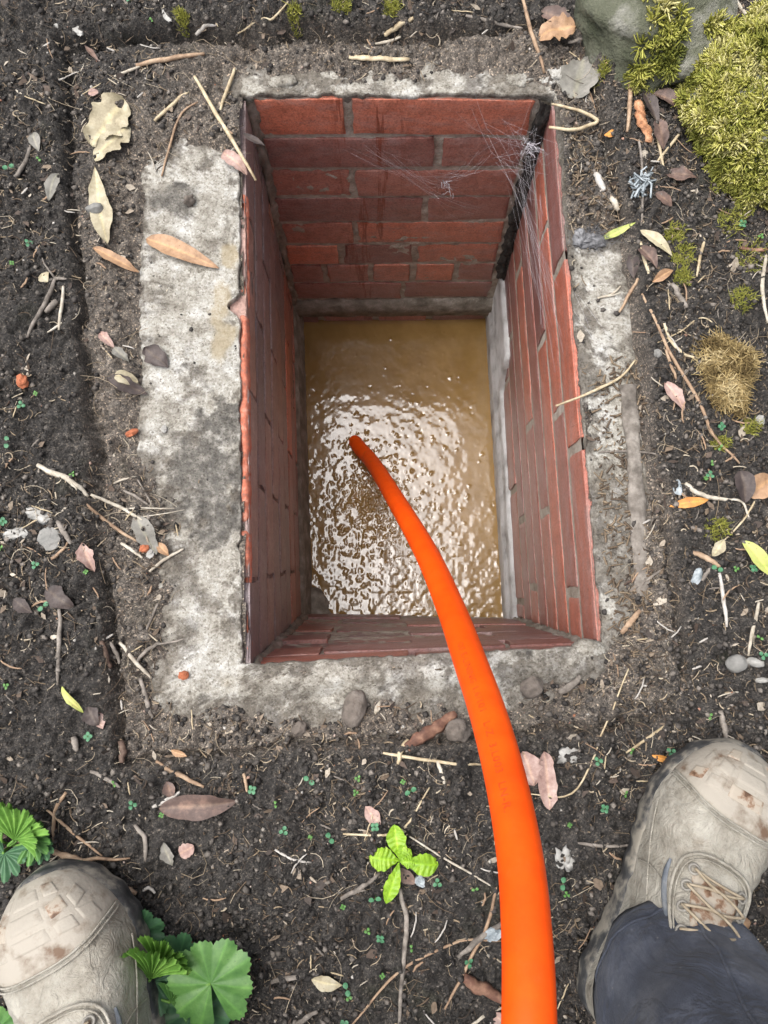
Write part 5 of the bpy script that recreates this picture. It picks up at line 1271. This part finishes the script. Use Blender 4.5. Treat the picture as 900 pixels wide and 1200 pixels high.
for i, (bx, by, R_, dx, dy, tl, kd, sp, lo_) in enumerate([(16, 985, 52, .25, -1, .35, 'fresh', 2.2, 9), (20, 985, 36, .9, -.35, .35, 'fresh', 1.7, 7), (2, 975, 40, -.5, -1, .25, 'fresh', 2.4, 9), (36, 985, 26, .9, 0, .05, 'green', 4.5, 9), (5, 1000, 30, -.3, .8, .05, 'deep', 5, 9), (45, 992, 20, .5, .5, 0, 'deep', 5, 9)]):
    fan_leaf(pl, (bx, by), R_, (dx, dy), tl, kd, .055 - .002 * i, lobes=lo_, span=sp, pleat=.10, cup=.15, depth=.28, seed=i * 1.7)
pl = empty("leafy_plant", on(0, 1192)); tag(pl, 'green leaf tip in the bottom left corner behind the left boot', 'plant')
fan_leaf(pl, (-2, 1205), 26, (.1, -1), .1, 'green', .05, seed=3.3)
# bright seedling
c0 = on(468, 1005); pl = empty("primrose_seedling", c0); tag(pl, 'bright lime green primrose seedling in the soil left of the pipe', 'plant')
for i, (ex, ey, wpx, kd, wd) in enumerate([(432, 1004, 26, 'bright', .6), (462, 966, 20, 'bright', .65), (514, 1013, 25, 'bright', .68), (452, 1058, 19, 'bright', .6), (481, 994, 13, 'bright', .6), (474, 986, 9, 'bright', .6), (487, 1008, 14, 'bright', .6)]):
    e = at(ex, ey, c0.z + .012); d = e - c0; L_ = math.hypot(d.x, d.y); k = L_ / math.hypot(ex - 468, ey - 1005)
    V, F, A = blade_geo(L_, wpx * k, .8, .12, .14, 0, .12, .05, 7, i * 1.3, 30, 12, 0, .10, wd)
    M = Matrix.Rotation(math.atan2(d.y, d.x), 4, 'Z') @ Matrix.Translation((0, 0, .008 + .001 * i)) @ Matrix.Rotation(-.06, 4, 'Y')
    mesh("leaf", [M @ Vector(v) for v in V], F, LM[kd], pl, True, {'vein': A})
# tiny seedlings
SEED = [(48, 190), (34, 287), (14, 310), (10, 198), (178, 28), (153, 2), (173, 0), (26, 477), (45, 461), (10, 518), (88, 557), (5, 610), (4, 645), (44, 664), (102, 670), (53, 712), (10, 803), (105, 863), (136, 915), (155, 942),
        (190, 955), (362, 915), (420, 913), (297, 925), (325, 940), (333, 973), (366, 978), (385, 980), (832, 545), (842, 500), (843, 525), (830, 558), (824, 562), (838, 665), (860, 668), (880, 668), (889, 747), (893, 770),
        (473, 915), (480, 925), (415, 928), (440, 968), (557, 1040), (513, 1033), (400, 1062), (440, 1050), (430, 1090), (447, 1096), (481, 1108), (547, 1127), (448, 1140), (405, 1158), (409, 1168), (403, 1198), (737, 880), (700, 892), (665, 965), (658, 1033), (663, 1045), (707, 945), (730, 930), (785, 880), (877, 1105), (862, 150), (890, 280), (868, 265), (832, 838)]
SM = {True: leaf_mat("seedling_green", (.07, .19, .04, 1), (.12, .28, .07, 1), (.20, .38, .11, 1), .5, 200, .2), False: leaf_mat("seedling_blue_green", (.05, .17, .08, 1), (.09, .26, .13, 1), (.15, .36, .2, 1), .5, 200, .2)}
def seedling(k):
    root = empty("seedling"); nl = (2, 3, 4)[k % 3]; R_ = (.0017, .0023, .0014, .0030)[k % 4]
    for i in range(nl):
        a = 6.28 * i / nl + k; c = Vector((math.cos(a), math.sin(a), 0)) * R_ * 1.25; V = [c + Vector((0, 0, .006))]; n = 9
        for j in range(n): b = 6.28 * j / n; V.append(c + Vector((math.cos(b) * R_, math.sin(b) * R_ * .9, .006 + .0006 * math.cos(2 * b) + .0005 * math.sin(a * 3))))
        mesh("leaflet", V, [(0, 1 + j, 1 + (j + 1) % n) for j in range(n)], SM[k % 2 == 0], root, True, {'vein': [0.0] * len(V)})
    V, F = tube_geo(np.array([(0, 0, -.002), (.0004, 0, .003), (0, 0, .006)]), [.0004] * 3, 5); mesh("stalk", V, F, SM[True], root)
    return root
sp = [seedling(k) for k in range(6)]; us = [False] * 6
for i, (px, py) in enumerate(SEED):
    k = i % 6; o = sp[k]
    if us[k]:
        o = sp[k].copy(); COL.objects.link(o)
        for ch in sp[k].children:
            c = ch.copy(); COL.objects.link(c); c.parent = o
    us[k] = True; o.location = on(px, py); o.rotation_euler = (RND.uniform(-.3, .3), RND.uniform(-.3, .3), RND.uniform(0, 6.28))
    tag(o, ('tiny two leaved', 'tiny three leaved', 'tiny four leaved')[k % 3] + ' seedling ' + where_is(o.location)[0], 'seedling', 'tiny green seedlings in the soil')

# ------------------------------------------------------------------ cobweb in the far right corner
WEB = simple("cobweb_silk", [(.62, .61, .66, 1), (.75, .74, .78, 1)], 50, .6, 0)
def web_point(px, py, out):                     # a point in front of far or right wall
    if out == 'f': u, z = WF.uz(px, py); return np.array(WF.P(u, z, .010))
    if out == 'r': u, z = WR.uz(px, py); return np.array(WR.P(u, z, .006))
    return np.array(at_depth(px, py, out))
web = empty("cobweb", tuple(web_point(620, 175, 1.0))); tag(web, 'dusty cobweb stretched across the far right corner of the pit', 'cobweb'); wo = np.array(web.location)
L_ = []
hub = web_point(618, 172, 1.0)
ends = [web_point(*q) for q in ((525, 112, 'f'), (548, 135, 'f'), (560, 100, 'f'), (600, 118, 'f'), (575, 210, 'f'), (540, 190, 'f'), (640, 120, 'f'), (668, 180, 'r'), (660, 150, 'r'), (640, 250, 'r'), (632, 300, 'r'), (650, 330, 'r'), (672, 190, 'r'), (610, 250, 'f'))]
for e in ends:
    for k in range(1):
        h = hub + rng.normal(0, .02, 3); m_ = (h + e) / 2 + np.array((0, 0, -.012)) + rng.normal(0, .009, 3); L_.append(catmull([h, m_, e + rng.normal(0, .009, 3)], 6))
for k in range(60):                             # sheet of the funnel
    i, j = rng.integers(0, len(ends), 2); f = rng.uniform(.05, .55, 2); a = hub + (ends[i] - hub) * f[0]; b = hub + (ends[j] - hub) * f[1]; L_.append(catmull([a, (a + b) / 2 + rng.normal(0, .002, 3), b], 6))
for (a, b) in (((408, 162, 'f'), (515, 208, 'f')), ((430, 165, 'f'), (555, 238, 'f')), ((515, 205, 'f'), (570, 180, 'f')), ((510, 200, 'f'), (590, 175, 'f')), ((480, 185, 'f'), (560, 240, 'f')), ((455, 178, 'f'), (528, 222, 'f')),
               ((600, 200, 'f'), (655, 330, 'r')), ((612, 210, 'f'), (665, 400, 'r')), ((607, 205, 'f'), (640, 380, 'r')), ((600, 270, 'f'), (640, 320, 'r')), ((635, 230, 'r'), (655, 370, 'r')), ((620, 240, 'r'), (690, 390, 'r')), ((628, 280, 'r'), (668, 420, 'r'))):
    for k in range(4):
        p0, p1 = web_point(*a) + rng.normal(0, .006, 3), web_point(*b) + rng.normal(0, .012, 3); L_.append(catmull([p0, (p0 + p1) / 2 + np.array((0, -.012, -.004)) + rng.normal(0, .003, 3), p1], 6))
P = np.array(L_) - wo
strands("silk", P, rng.uniform(.00005, .00012, len(P)), WEB, 3, .8, None, web)['kind'] = 'stuff'
L_ = []
for k in range(46):                              # dust knots caught in it
    a = (web_point(524, 212, 'f') if k < 20 else hub) + rng.normal(0, .006, 3); d = rng.normal(0, .003, 3); L_.append([a - d, a + rng.normal(0, .001, 3), a + d])
strands("dust_knot", np.array(L_) - wo, rng.uniform(.0002, .0006, len(L_)), WEB, 3, .5, None, web)['kind'] = 'stuff'

# ------------------------------------------------------------------ the person whose boots stand at the near side
def boot_mat():
    m, n, l, bs = new_mat("dusty_leather")
    tc = n.new('ShaderNodeTexCoord'); co = tc.outputs['Object']
    t = noise_node(n, l, co, 26, 10, .76); r = ramp(n, [(.30, (.15, .128, .098, 1)), (.44, (.31, .285, .235, 1)), (.64, (.45, .425, .365, 1))]); l.new(t.outputs['Fac'], r.inputs[0])
    t2 = noise_node(n, l, co, 55, 6, .7); s2 = ramp(n, [(.60, (0, 0, 0, 1)), (.70, (.55, .55, .55, 1))]); l.new(t2.outputs['Fac'], s2.inputs[0])
    col = mixc(n, l, s2.outputs[0], r.outputs[0], (.19, .15, .105, 1))
    l.new(col, bs.inputs['Base Color']); bs.inputs['Roughness'].default_value = .72
    nb = noise_node(n, l, co, 190, 7, .7, 1.2); p = bump(n, l, bs, nb.outputs['Fac'], .6, .002)
    n2 = noise_node(n, l, co, 38, 5, .65, 2.5); bump(n, l, bs, n2.outputs['Fac'], .8, .007, p)
    return m
BM = {
    'leather': boot_mat(),
    'cap': simple("scuffed_toe_cap", [(.14, .085, .052, 1), (.27, .232, .185, 1), (.36, .325, .272, 1)], 40, .7, .6, .0015, 180, 9, lo=.33, hi=.50),
    'worn': simple("worn_brown_patch", [(.10, .052, .028, 1), (.24, .15, .095, 1), (.38, .33, .265, 1)], 75, .55, .5, .001, 200, 8, lo=.38, hi=.52),
    'rubber': simple("boot_rubber", [(.018, .020, .022, 1), (.06, .06, .06, 1), (.28, .255, .21, 1)], 34, .6, .5, .001, 160, 8, lo=.36, hi=.60),
    'blue': simple("dark_blue_trim", [(.05, .062, .078, 1), (.12, .135, .155, 1), (.26, .26, .25, 1)], 60, .55, .4, .001, 200),
    'lace': simple("dusty_lace", [(.24, .19, .125, 1), (.40, .335, .245, 1)], 120, .85, .5, .0006, 600),
    'metal': simple("dull_eyelet", [(.16, .15, .13, 1), (.34, .32, .28, 1)], 90, .45, .2, .0005),
}
BL = 0.298
_S = [0, .08, .2, .35, .5, .62, .72, .80, 1.0]
_WI = [.033, .036, .035, .034, .042, .051, .056, .056, .054]; _WO = [.033, .037, .037, .038, .047, .054, .058, .056, .050]
_HS = [0, .1, .2, .3, .38, .46, .55, .65, .75, .85, .93, 1.0]; _HH = [.165, .172, .172, .166, .148, .122, .104, .092, .086, .080, .072, .058]
def _sm(s, X_, Y_):
    return float(np.mean([np.interp(s + d, X_, Y_) for d in (-.045, -.03, -.015, 0, .015, .03, .045)]))
def boot_pt(s, t, mir, off=0.0):
    """point of the upper: s heel..toe, t 0 (right) .. pi (left) over the top"""
    def raw(s, t):
        s = min(max(s, 0.0), 1.0); c, q = math.cos(t), math.sin(t)
        wi, wo_ = _sm(s, _S, _WI), _sm(s, _S, _WO); w_ = wo_ if c * mir > 0 else wi
        e = 1.0
        if s > .70: e = math.sqrt(max(0, 1 - ((s - .70) / .30) ** 2.3))
        if s < .12: e = math.sqrt(max(0, 1 - ((.12 - s) / .12) ** 2.2)) * .6 + .4 * (s > 0)
        h = _sm(s, _HS, _HH)
        if s > .86: h *= .42 + .58 * math.sqrt(max(0, 1 - ((s - .86) / .14) ** 2))
        top = max(0.0, (h - .10) / .08); tw = 1 - .30 * min(1, top) * q
        x = w_ * e * math.copysign(abs(c) ** .62, c) * tw; z = .016 + (h - .016) * max(q, 0) ** .72
        x += mir * .006 * math.sin(s * math.pi) * -1
        return Vector((x, s * BL, z))
    p = raw(s, t)
    if off:
        e = .012; a = raw(s + e, t) - raw(s - e, t); b = raw(s, min(t + .05, math.pi)) - raw(s, max(t - .05, 0)); n = b.cross(a)
        if n.length > 1e-9:
            n.normalize()
            if n.z < -.05 or (abs(n.z) <= .05 and n.x * p.x < 0): n = -n
            p = p + n * off
    return p
def make_boot(person, loc, yaw, mir):
    b = empty("boot", loc, yaw); b.parent = person
    ns, nt_ = 84, 44; V, F = [], []
    for i in range(ns + 1):
        s = .5 - .5 * math.cos(math.pi * i / ns); 
        for j in range(nt_ + 1):
            t = math.pi * j / nt_; w_ = .0022 * float(fbm(np.array(s * 9), np.array(t * 1.3), 2.2, 3, 17)) * (1 if .3 < s < .78 else .3)
            crease = -.0016 * math.exp(-((s - .655 - .015 * math.sin(t * 3)) / .008) ** 2) - .0013 * math.exp(-((s - .615 + .02 * math.cos(t * 2)) / .007) ** 2)
            V.append(boot_pt(s, t, mir, w_ + crease if .02 < s < .985 else 0.0))
    for i in range(ns):
        for j in range(nt_):
            q = i * (nt_ + 1) + j; F.append((q, q + 1, q + nt_ + 2, q + nt_ + 1))
    mesh("upper", V, F, BM['leather'], b)
    # sole and rubber rand
    out = []; n = 60
    for i in range(n + 1): out.append((.5 - .5 * math.cos(math.pi * i / n), 0.0))
    for i in range(n - 1, 0, -1): out.append((.5 - .5 * math.cos(math.pi * i / n), math.pi))
    ctr = Vector((0, BL * .5, 0)); V, F = [], []; rowz = [(-.010, -.004), (0.0, .0005), (.012, .0022), (.024, .0018), (.029, .0), (.031, -.004)]
    for z, o in rowz:
        for s, t in out:
            p = boot_pt(s, t, mir); d = Vector((p.x * 2.2, (p.y - ctr.y) * .6, 0)); d = d.normalized() if d.length > 1e-6 else Vector((0, 1, 0))
            lug = .0012 * math.sin(s * 70) if z < .014 else 0
            V.append(Vector((p.x, p.y, 0)) + d * (o + lug) + Vector((0, 0, z + (.010 if s > .9 else 0) * max(0, (s - .9) / .1) * (z > .02))))
    m_ = len(out)
    for k in range(len(rowz) - 1):
        for j in range(m_): j2 = (j + 1) % m_; F.append((k * m_ + j, k * m_ + j2, (k + 1) * m_ + j2, (k + 1) * m_ + j))
    F.append(tuple(range(m_))[::-1]); mesh("sole", V, F, BM['rubber'], b)
    # toe cap with its raised panels
    def cap_s(t): return .775 + .022 * math.cos(2 * t) - .012 * math.cos(t) * mir
    def patch(name, fn, nu_, nv_, mat, off):
        V, F = [], []
        for i in range(nu_ + 1):
            for j in range(nv_ + 1):
                s, t = fn(i / nu_, j / nv_); rim_ = i in (0, nu_) or j in (0, nv_); V.append(boot_pt(s, t, mir, off if not rim_ else off * .15))
        for i in range(nu_):
            for j in range(nv_): q = i * (nv_ + 1) + j; F.append((q, q + 1, q + nv_ + 2, q + nv_ + 1))
        return mesh(name, V, F, mat, b)
    patch("toe_cap", lambda u, v: (cap_s(.12 + (math.pi - .24) * v) + (.992 - cap_s(.12 + (math.pi - .24) * v)) * u, .12 + (math.pi - .24) * v), 16, 34, BM['cap'], .0016)
    cols_ = [(.17, .30), (.315, .44), (.455, .58), (.595, .72), (.735, .84)]; rows_ = [(.815, .862), (.872, .918), (.928, .965)]
    for ri, (s0, s1) in enumerate(rows_):
        for ci, (t0, t1) in enumerate(cols_):
            if ri == 2 and ci in (0, 4): continue
            skew = .018 * (ci - 2) * (1 if ri % 2 else -.6)
            patch("tread_panel", lambda u, v: (s0 + (s1 - s0) * u + skew * (v - .5) * .6, math.pi * (t0 + (t1 - t0) * v + .01 * (u - .5))), 9, 9, BM['worn'] if (ri * 3 + ci * 2 + (mir > 0)) % 4 == 1 else BM['cap'], .0024)
    def line(name, st, r, mat, off=.0014, n=40, sides=6):
        C = np.array([boot_pt(s, t, mir, off) for s, t in catmull([np.array(q) for q in st], n)]); V, F = tube_geo(C, [r] * n, sides); return mesh(name, V, F, mat, b)
    for d in (-.006, .008): line("seam", [(cap_s(t) - .008 + d, t) for t in np.linspace(.2, math.pi - .2, 7)], .0010, BM['leather'], .0022)
    f = lambda t: t if mir > 0 else math.pi - t
    loop = [(.36, .30), (.44, .27), (.53, .29), (.60, .36), (.635, .50), (.60, .64), (.53, .71), (.44, .73), (.36, .70)]
    line("seam", [(s, math.pi * t) for s, t in loop], .0016, BM['leather'], .0022, 60)
    line("seam", [(s - .012, math.pi * (.5 + (t - .5) * .9)) for s, t in loop], .0008, BM['leather'], .0018, 60)
    line("seam", [(.50, f(.80 * math.pi)), (.51, f(.88 * math.pi)), (.50, f(.96 * math.pi))], .0008, BM['leather'])
    line("seam", [(.70, f(.93 * math.pi)), (.55, f(.90 * math.pi)), (.40, f(.88 * math.pi)), (.2, f(.86 * math.pi))], .0008, BM['leather'])
    for sd in (.745, .255):
        V, F = [], []; cc = catmull([np.array(q) for q in ((.565, sd), (.52, .5 + (sd - .5) * 1.12), (.46, .5 + (sd - .5) * 1.13), (.40, sd), (.33, .5 + (sd - .5) * .9))], 24)
        for i, (s, t) in enumerate(cc):
            wd = .020 * math.sin(math.pi * (i + 1) / 26) ** .6
            for k in (-1, -.4, .4, 1): V.append(boot_pt(s, math.pi * (t + wd * k), mir, .0026 if abs(k) < 1 else .0004))
        for i in range(23):
            for k in range(3): q = i * 4 + k; F.append((q, q + 1, q + 5, q + 4))
        mesh("trim", V, F, BM['blue'], b)
    patch("tongue", lambda u, v: (.34 + .24 * u, math.pi * (.40 + .20 * v)), 10, 10, BM['worn'], .0022)
    ey = [(.575, .405), (.525, .375), (.470, .355), (.415, .345)]
    for s, t in ey:
        for tt in (t, 1 - t):
            c = boot_pt(s, math.pi * tt, mir, .0025); nn = (boot_pt(s, math.pi * tt, mir, .006) - c).normalized(); u_ = nn.orthogonal().normalized(); v_ = nn.cross(u_)
            C = np.array([c + (u_ * math.cos(a) + v_ * math.sin(a)) * .0042 for a in np.linspace(0, 6.2832, 15)]); V, F = tube_geo(C, [.0014] * 15, 6, False); mesh("eyelet", V, F, BM['metal'], b)
    for i in range(3):
        for a, c in ((ey[i][1], 1 - ey[i + 1][1]), (1 - ey[i][1], ey[i + 1][1])):
            line("lace", [(ey[i][0], math.pi * a), ((ey[i][0] + ey[i + 1][0]) / 2, math.pi * .5), (ey[i + 1][0], math.pi * c)], .0013, BM['lace'], .0052 if a < .5 else .0066, 16)
    line("lace", [(ey[0][0], math.pi * ey[0][1]), (ey[0][0] - .004, math.pi * .5), (ey[0][0], math.pi * (1 - ey[0][1]))], .0013, BM['lace'], .0045, 12)
    return b
person = empty("person", (0, -0.40, 0.045)); tag(person, 'person in dusty tan work boots and navy trousers at the near side', 'person')
SOLE = .046
def place_boot(toe_px, yaw, mir):
    t = at(toe_px[0], toe_px[1], SOLE + .035); d = Vector((-math.sin(yaw), math.cos(yaw), 0)); h = t - d * BL
    return make_boot(person, Vector((h.x, h.y, SOLE)) - person.location, yaw, mir), Vector((h.x, h.y, SOLE)), d
bR, hR, dR = place_boot((882, 878), -rad(31), 1)
bL, hL, dL = place_boot((40, 1026), rad(27), -1)
# trouser legs
def trouser_mat():
    m, n, l, bs = new_mat("navy_trouser_cloth")
    tc = n.new('ShaderNodeTexCoord'); co = tc.outputs['Object']
    t = noise_node(n, l, co, 18, 9, .75); r = ramp(n, [(.32, (.014, .017, .026, 1)), (.5, (.034, .040, .058, 1)), (.70, (.085, .092, .112, 1))]); l.new(t.outputs['Fac'], r.inputs[0])
    sp = n.new('ShaderNodeTexVoronoi'); sp.inputs['Scale'].default_value = 70; l.new(co, sp.inputs['Vector']); s2 = ramp(n, [(.03, (.5, .5, .5, 1)), (.08, (0, 0, 0, 1))]); l.new(sp.outputs['Distance'], s2.inputs[0])
    l.new(mixc(n, l, s2.outputs[0], r.outputs[0], (.16, .15, .14, 1)), bs.inputs['Base Color']); bs.inputs['Roughness'].default_value = .9; bs.inputs['Sheen Weight'].default_value = .08
    wv = noise_node(n, l, co, 700, 3, .7); p = bump(n, l, bs, wv.outputs['Fac'], .7, .001)
    rn = noise_node(n, l, co, 11, 4, .6, 1.2); rd = ramp(n, [(.40, (0, 0, 0, 1)), (.49, (1, 1, 1, 1)), (.52, (1, 1, 1, 1)), (.62, (0, 0, 0, 1))]); l.new(rn.outputs['Fac'], rd.inputs[0]); p = bump(n, l, bs, rd.outputs[0], .5, .004, p)
    n2 = noise_node(n, l, co, 16, 2, .5, .4); bump(n, l, bs, n2.outputs['Fac'], .35, .012, p)
    return m
TM = trouser_mat()
def trouser(path, radii, seed, yaw):
    C = catmull([np.array(p) for p in path], 60); R2 = catmull([np.array(r + (0,)) for r in radii], 60); V, F = [], []; na = 64
    d = np.array((-math.sin(yaw), math.cos(yaw), 0)); e = np.array((math.cos(yaw), math.sin(yaw), 0))
    for i in range(60):
        for j in range(na):
            a = 2 * math.pi * j / na
            f = 1 + .13 * float(fbm(np.array(math.cos(a) * 1.1 + seed), np.array(math.sin(a) * 1.1 + i * .13), 1.8, 3, 21)) + .035 * math.sin(i * .55 + 2.2 * math.sin(a + seed)) * math.exp(-i / 22)
            f += .075 * math.exp(-((math.sin(a * .5 - .9 + i * .045) / .15) ** 2)) * math.exp(-((i - 10) / 7.0) ** 2) + .06 * math.exp(-((math.sin(a * .5 - 1.15 - i * .05) / .12) ** 2)) * math.exp(-((i - 4) / 5.0) ** 2) + .05 * math.exp(-((math.sin(a * .5 - .35 - i * .07) / .12) ** 2)) * math.exp(-((i - 8) / 7.0) ** 2)
            dz = .010 * math.cos(a - .4) * math.exp(-i / 6)
            p = C[i] + (e * math.cos(a) * R2[i][0] + d * math.sin(a) * R2[i][1]) * f; p = p + np.array((0, 0, dz)); V.append(p - np.array(person.location))
    inner = len(V)
    for j in range(na): c = C[0]; p = np.array(V[j]) + np.array(person.location); q = c + (p - c) * .93; q[2] = p[2] + .012; V.append(q - np.array(person.location))
    for i in range(59):
        for j in range(na): j2 = (j + 1) % na; F.append((i * na + j, i * na + j2, (i + 1) * na + j2, (i + 1) * na + j))
    for j in range(na): j2 = (j + 1) % na; F.append((inner + j, inner + j2, j2, j))
    leg = mesh("trouser_leg", V, F, TM, person)
    for k in (4,):
        C = [np.array(V[k * na + j % na]) for j in range(na + 1)]; c0 = np.mean(C, axis=0); C = [c + (c - c0) * .012 for c in C]; v2, f2 = tube_geo(np.array(C), [.0011] * len(C), 6, False); mesh("hem_stitch", v2, f2, TM, leg)
    C = [np.array(V[k * na + 20]) for k in range(0, 60)]; cc = [np.mean([np.array(V[k * na + j]) for j in range(0, na, 8)], axis=0) for k in range(60)]; C = [c + (c - m_) * .012 for c, m_ in zip(C, cc)]
    v2, f2 = tube_geo(np.array(C), [.0014] * 60, 6, False); mesh("side_seam", v2, f2, TM, leg)
    return leg
cR = at(792, 1164, .125)
trouser([cR, (cR.x + .004, cR.y - .012, .20), (cR.x - .004, cR.y - .035, .34), (cR.x - .03, cR.y - .05, .52), (cR.x - .07, cR.y - .16, .72), (.11, -.66, .86)], [(.076, .082), (.080, .078), (.078, .076), (.080, .082), (.090, .095), (.105, .11)], 1.0, -rad(24))
bL.scale = (1.10, 1.0, 1.05)
cL = hL + dL * (BL * .26)
trouser([(cL.x, cL.y, .125), (cL.x + .0, cL.y - .01, .2), (cL.x + .01, cL.y - .03, .34), (cL.x + .04, cL.y - .05, .52), (cL.x + .08, cL.y - .14, .72), (-.11, -.70, .86)], [(.076, .078), (.078, .076), (.078, .076), (.080, .082), (.090, .095), (.105, .11)], 5.0, rad(17))

# ------------------------------------------------------------------ tree standing right of and behind the viewer, seen as the dark part of the reflection
tree = empty("overhanging_tree", (2.3, -0.6, 0.02)); tag(tree, 'leafy tree overhanging the pit, mirrored dark in the water', 'tree')
BARK = simple("bark", [(.04, .032, .025, 1), (.10, .085, .068, 1), (.18, .16, .135, 1)], 18, .9, 1, .01, 60)
def limb(a, b, r0, r1, name="limb"):
    a, b = np.array(a, float), np.array(b, float); C = catmull([a, (a + b) / 2 + rng.normal(0, .08, 3), b], 14); V, F = tube_geo(C, np.linspace(r0, r1, 14), 9); return mesh(name, V, F, BARK, tree)
limb((0, 0, 0), (-.15, .1, 2.0), .13, .09, "trunk")
ends = []
for e in ((-1.7, -.6, 3.0), (-1.3, 1.2, 3.1), (-.3, 2.0, 3.2), (.5, -1.5, 3.2), (-2.6, -1.4, 2.9), (1.2, .6, 3.4), (-.6, .3, 3.9)):
    limb((-.15, .1, 1.9), e, .055, .014)
n = 9000
cl = rng.uniform(0, 1, (170, 3)) * (4.6, 5.4, 1.5) + (-3.6, -2.6, 2.5)
# sky stays open to the left and ahead of the pit
wxl = cl[:, 0] + 2.3; wyl = cl[:, 1] - .6; k_ = (cl[:, 2] + 2.29) / 1.59
keepm = (wxl > .16 * k_)
cl = cl[keepm]
b = cl[rng.integers(0, len(cl), n)] + rng.normal(0, .17, (n, 3))
wxl = b[:, 0] + 2.3; wyl = b[:, 1] - .6; k_ = (b[:, 2] + 2.29) / 1.59
b = b[wxl > .10 * k_]; n = len(b)
th = rng.uniform(0, 6.28, n); ll = rng.uniform(.05, .10, n); d = np.stack([np.cos(th), np.sin(th), rng.normal(-.2, .35, n)], -1); d /= np.linalg.norm(d, axis=1, keepdims=True)
sdv = np.cross(d, (0, 0, 1)) + rng.normal(0, .25, (n, 3)); sdv /= np.linalg.norm(sdv, axis=1, keepdims=True)
V = np.stack([b, b + d * ll[:, None] * .45 + sdv * (ll * .22)[:, None], b + d * ll[:, None], b + d * ll[:, None] * .45 - sdv * (ll * .22)[:, None]], 1).reshape(-1, 3)
mesh("crown", V, np.arange(n * 4).reshape(n, 4), tinted("tree_foliage", [(0, (.03, .055, .012, 1)), (.6, (.06, .10, .02, 1)), (1, (.11, .15, .03, 1))], .5, 20), tree, False, {'tint': np.repeat(rng.random(n), 4)})['kind'] = 'stuff'
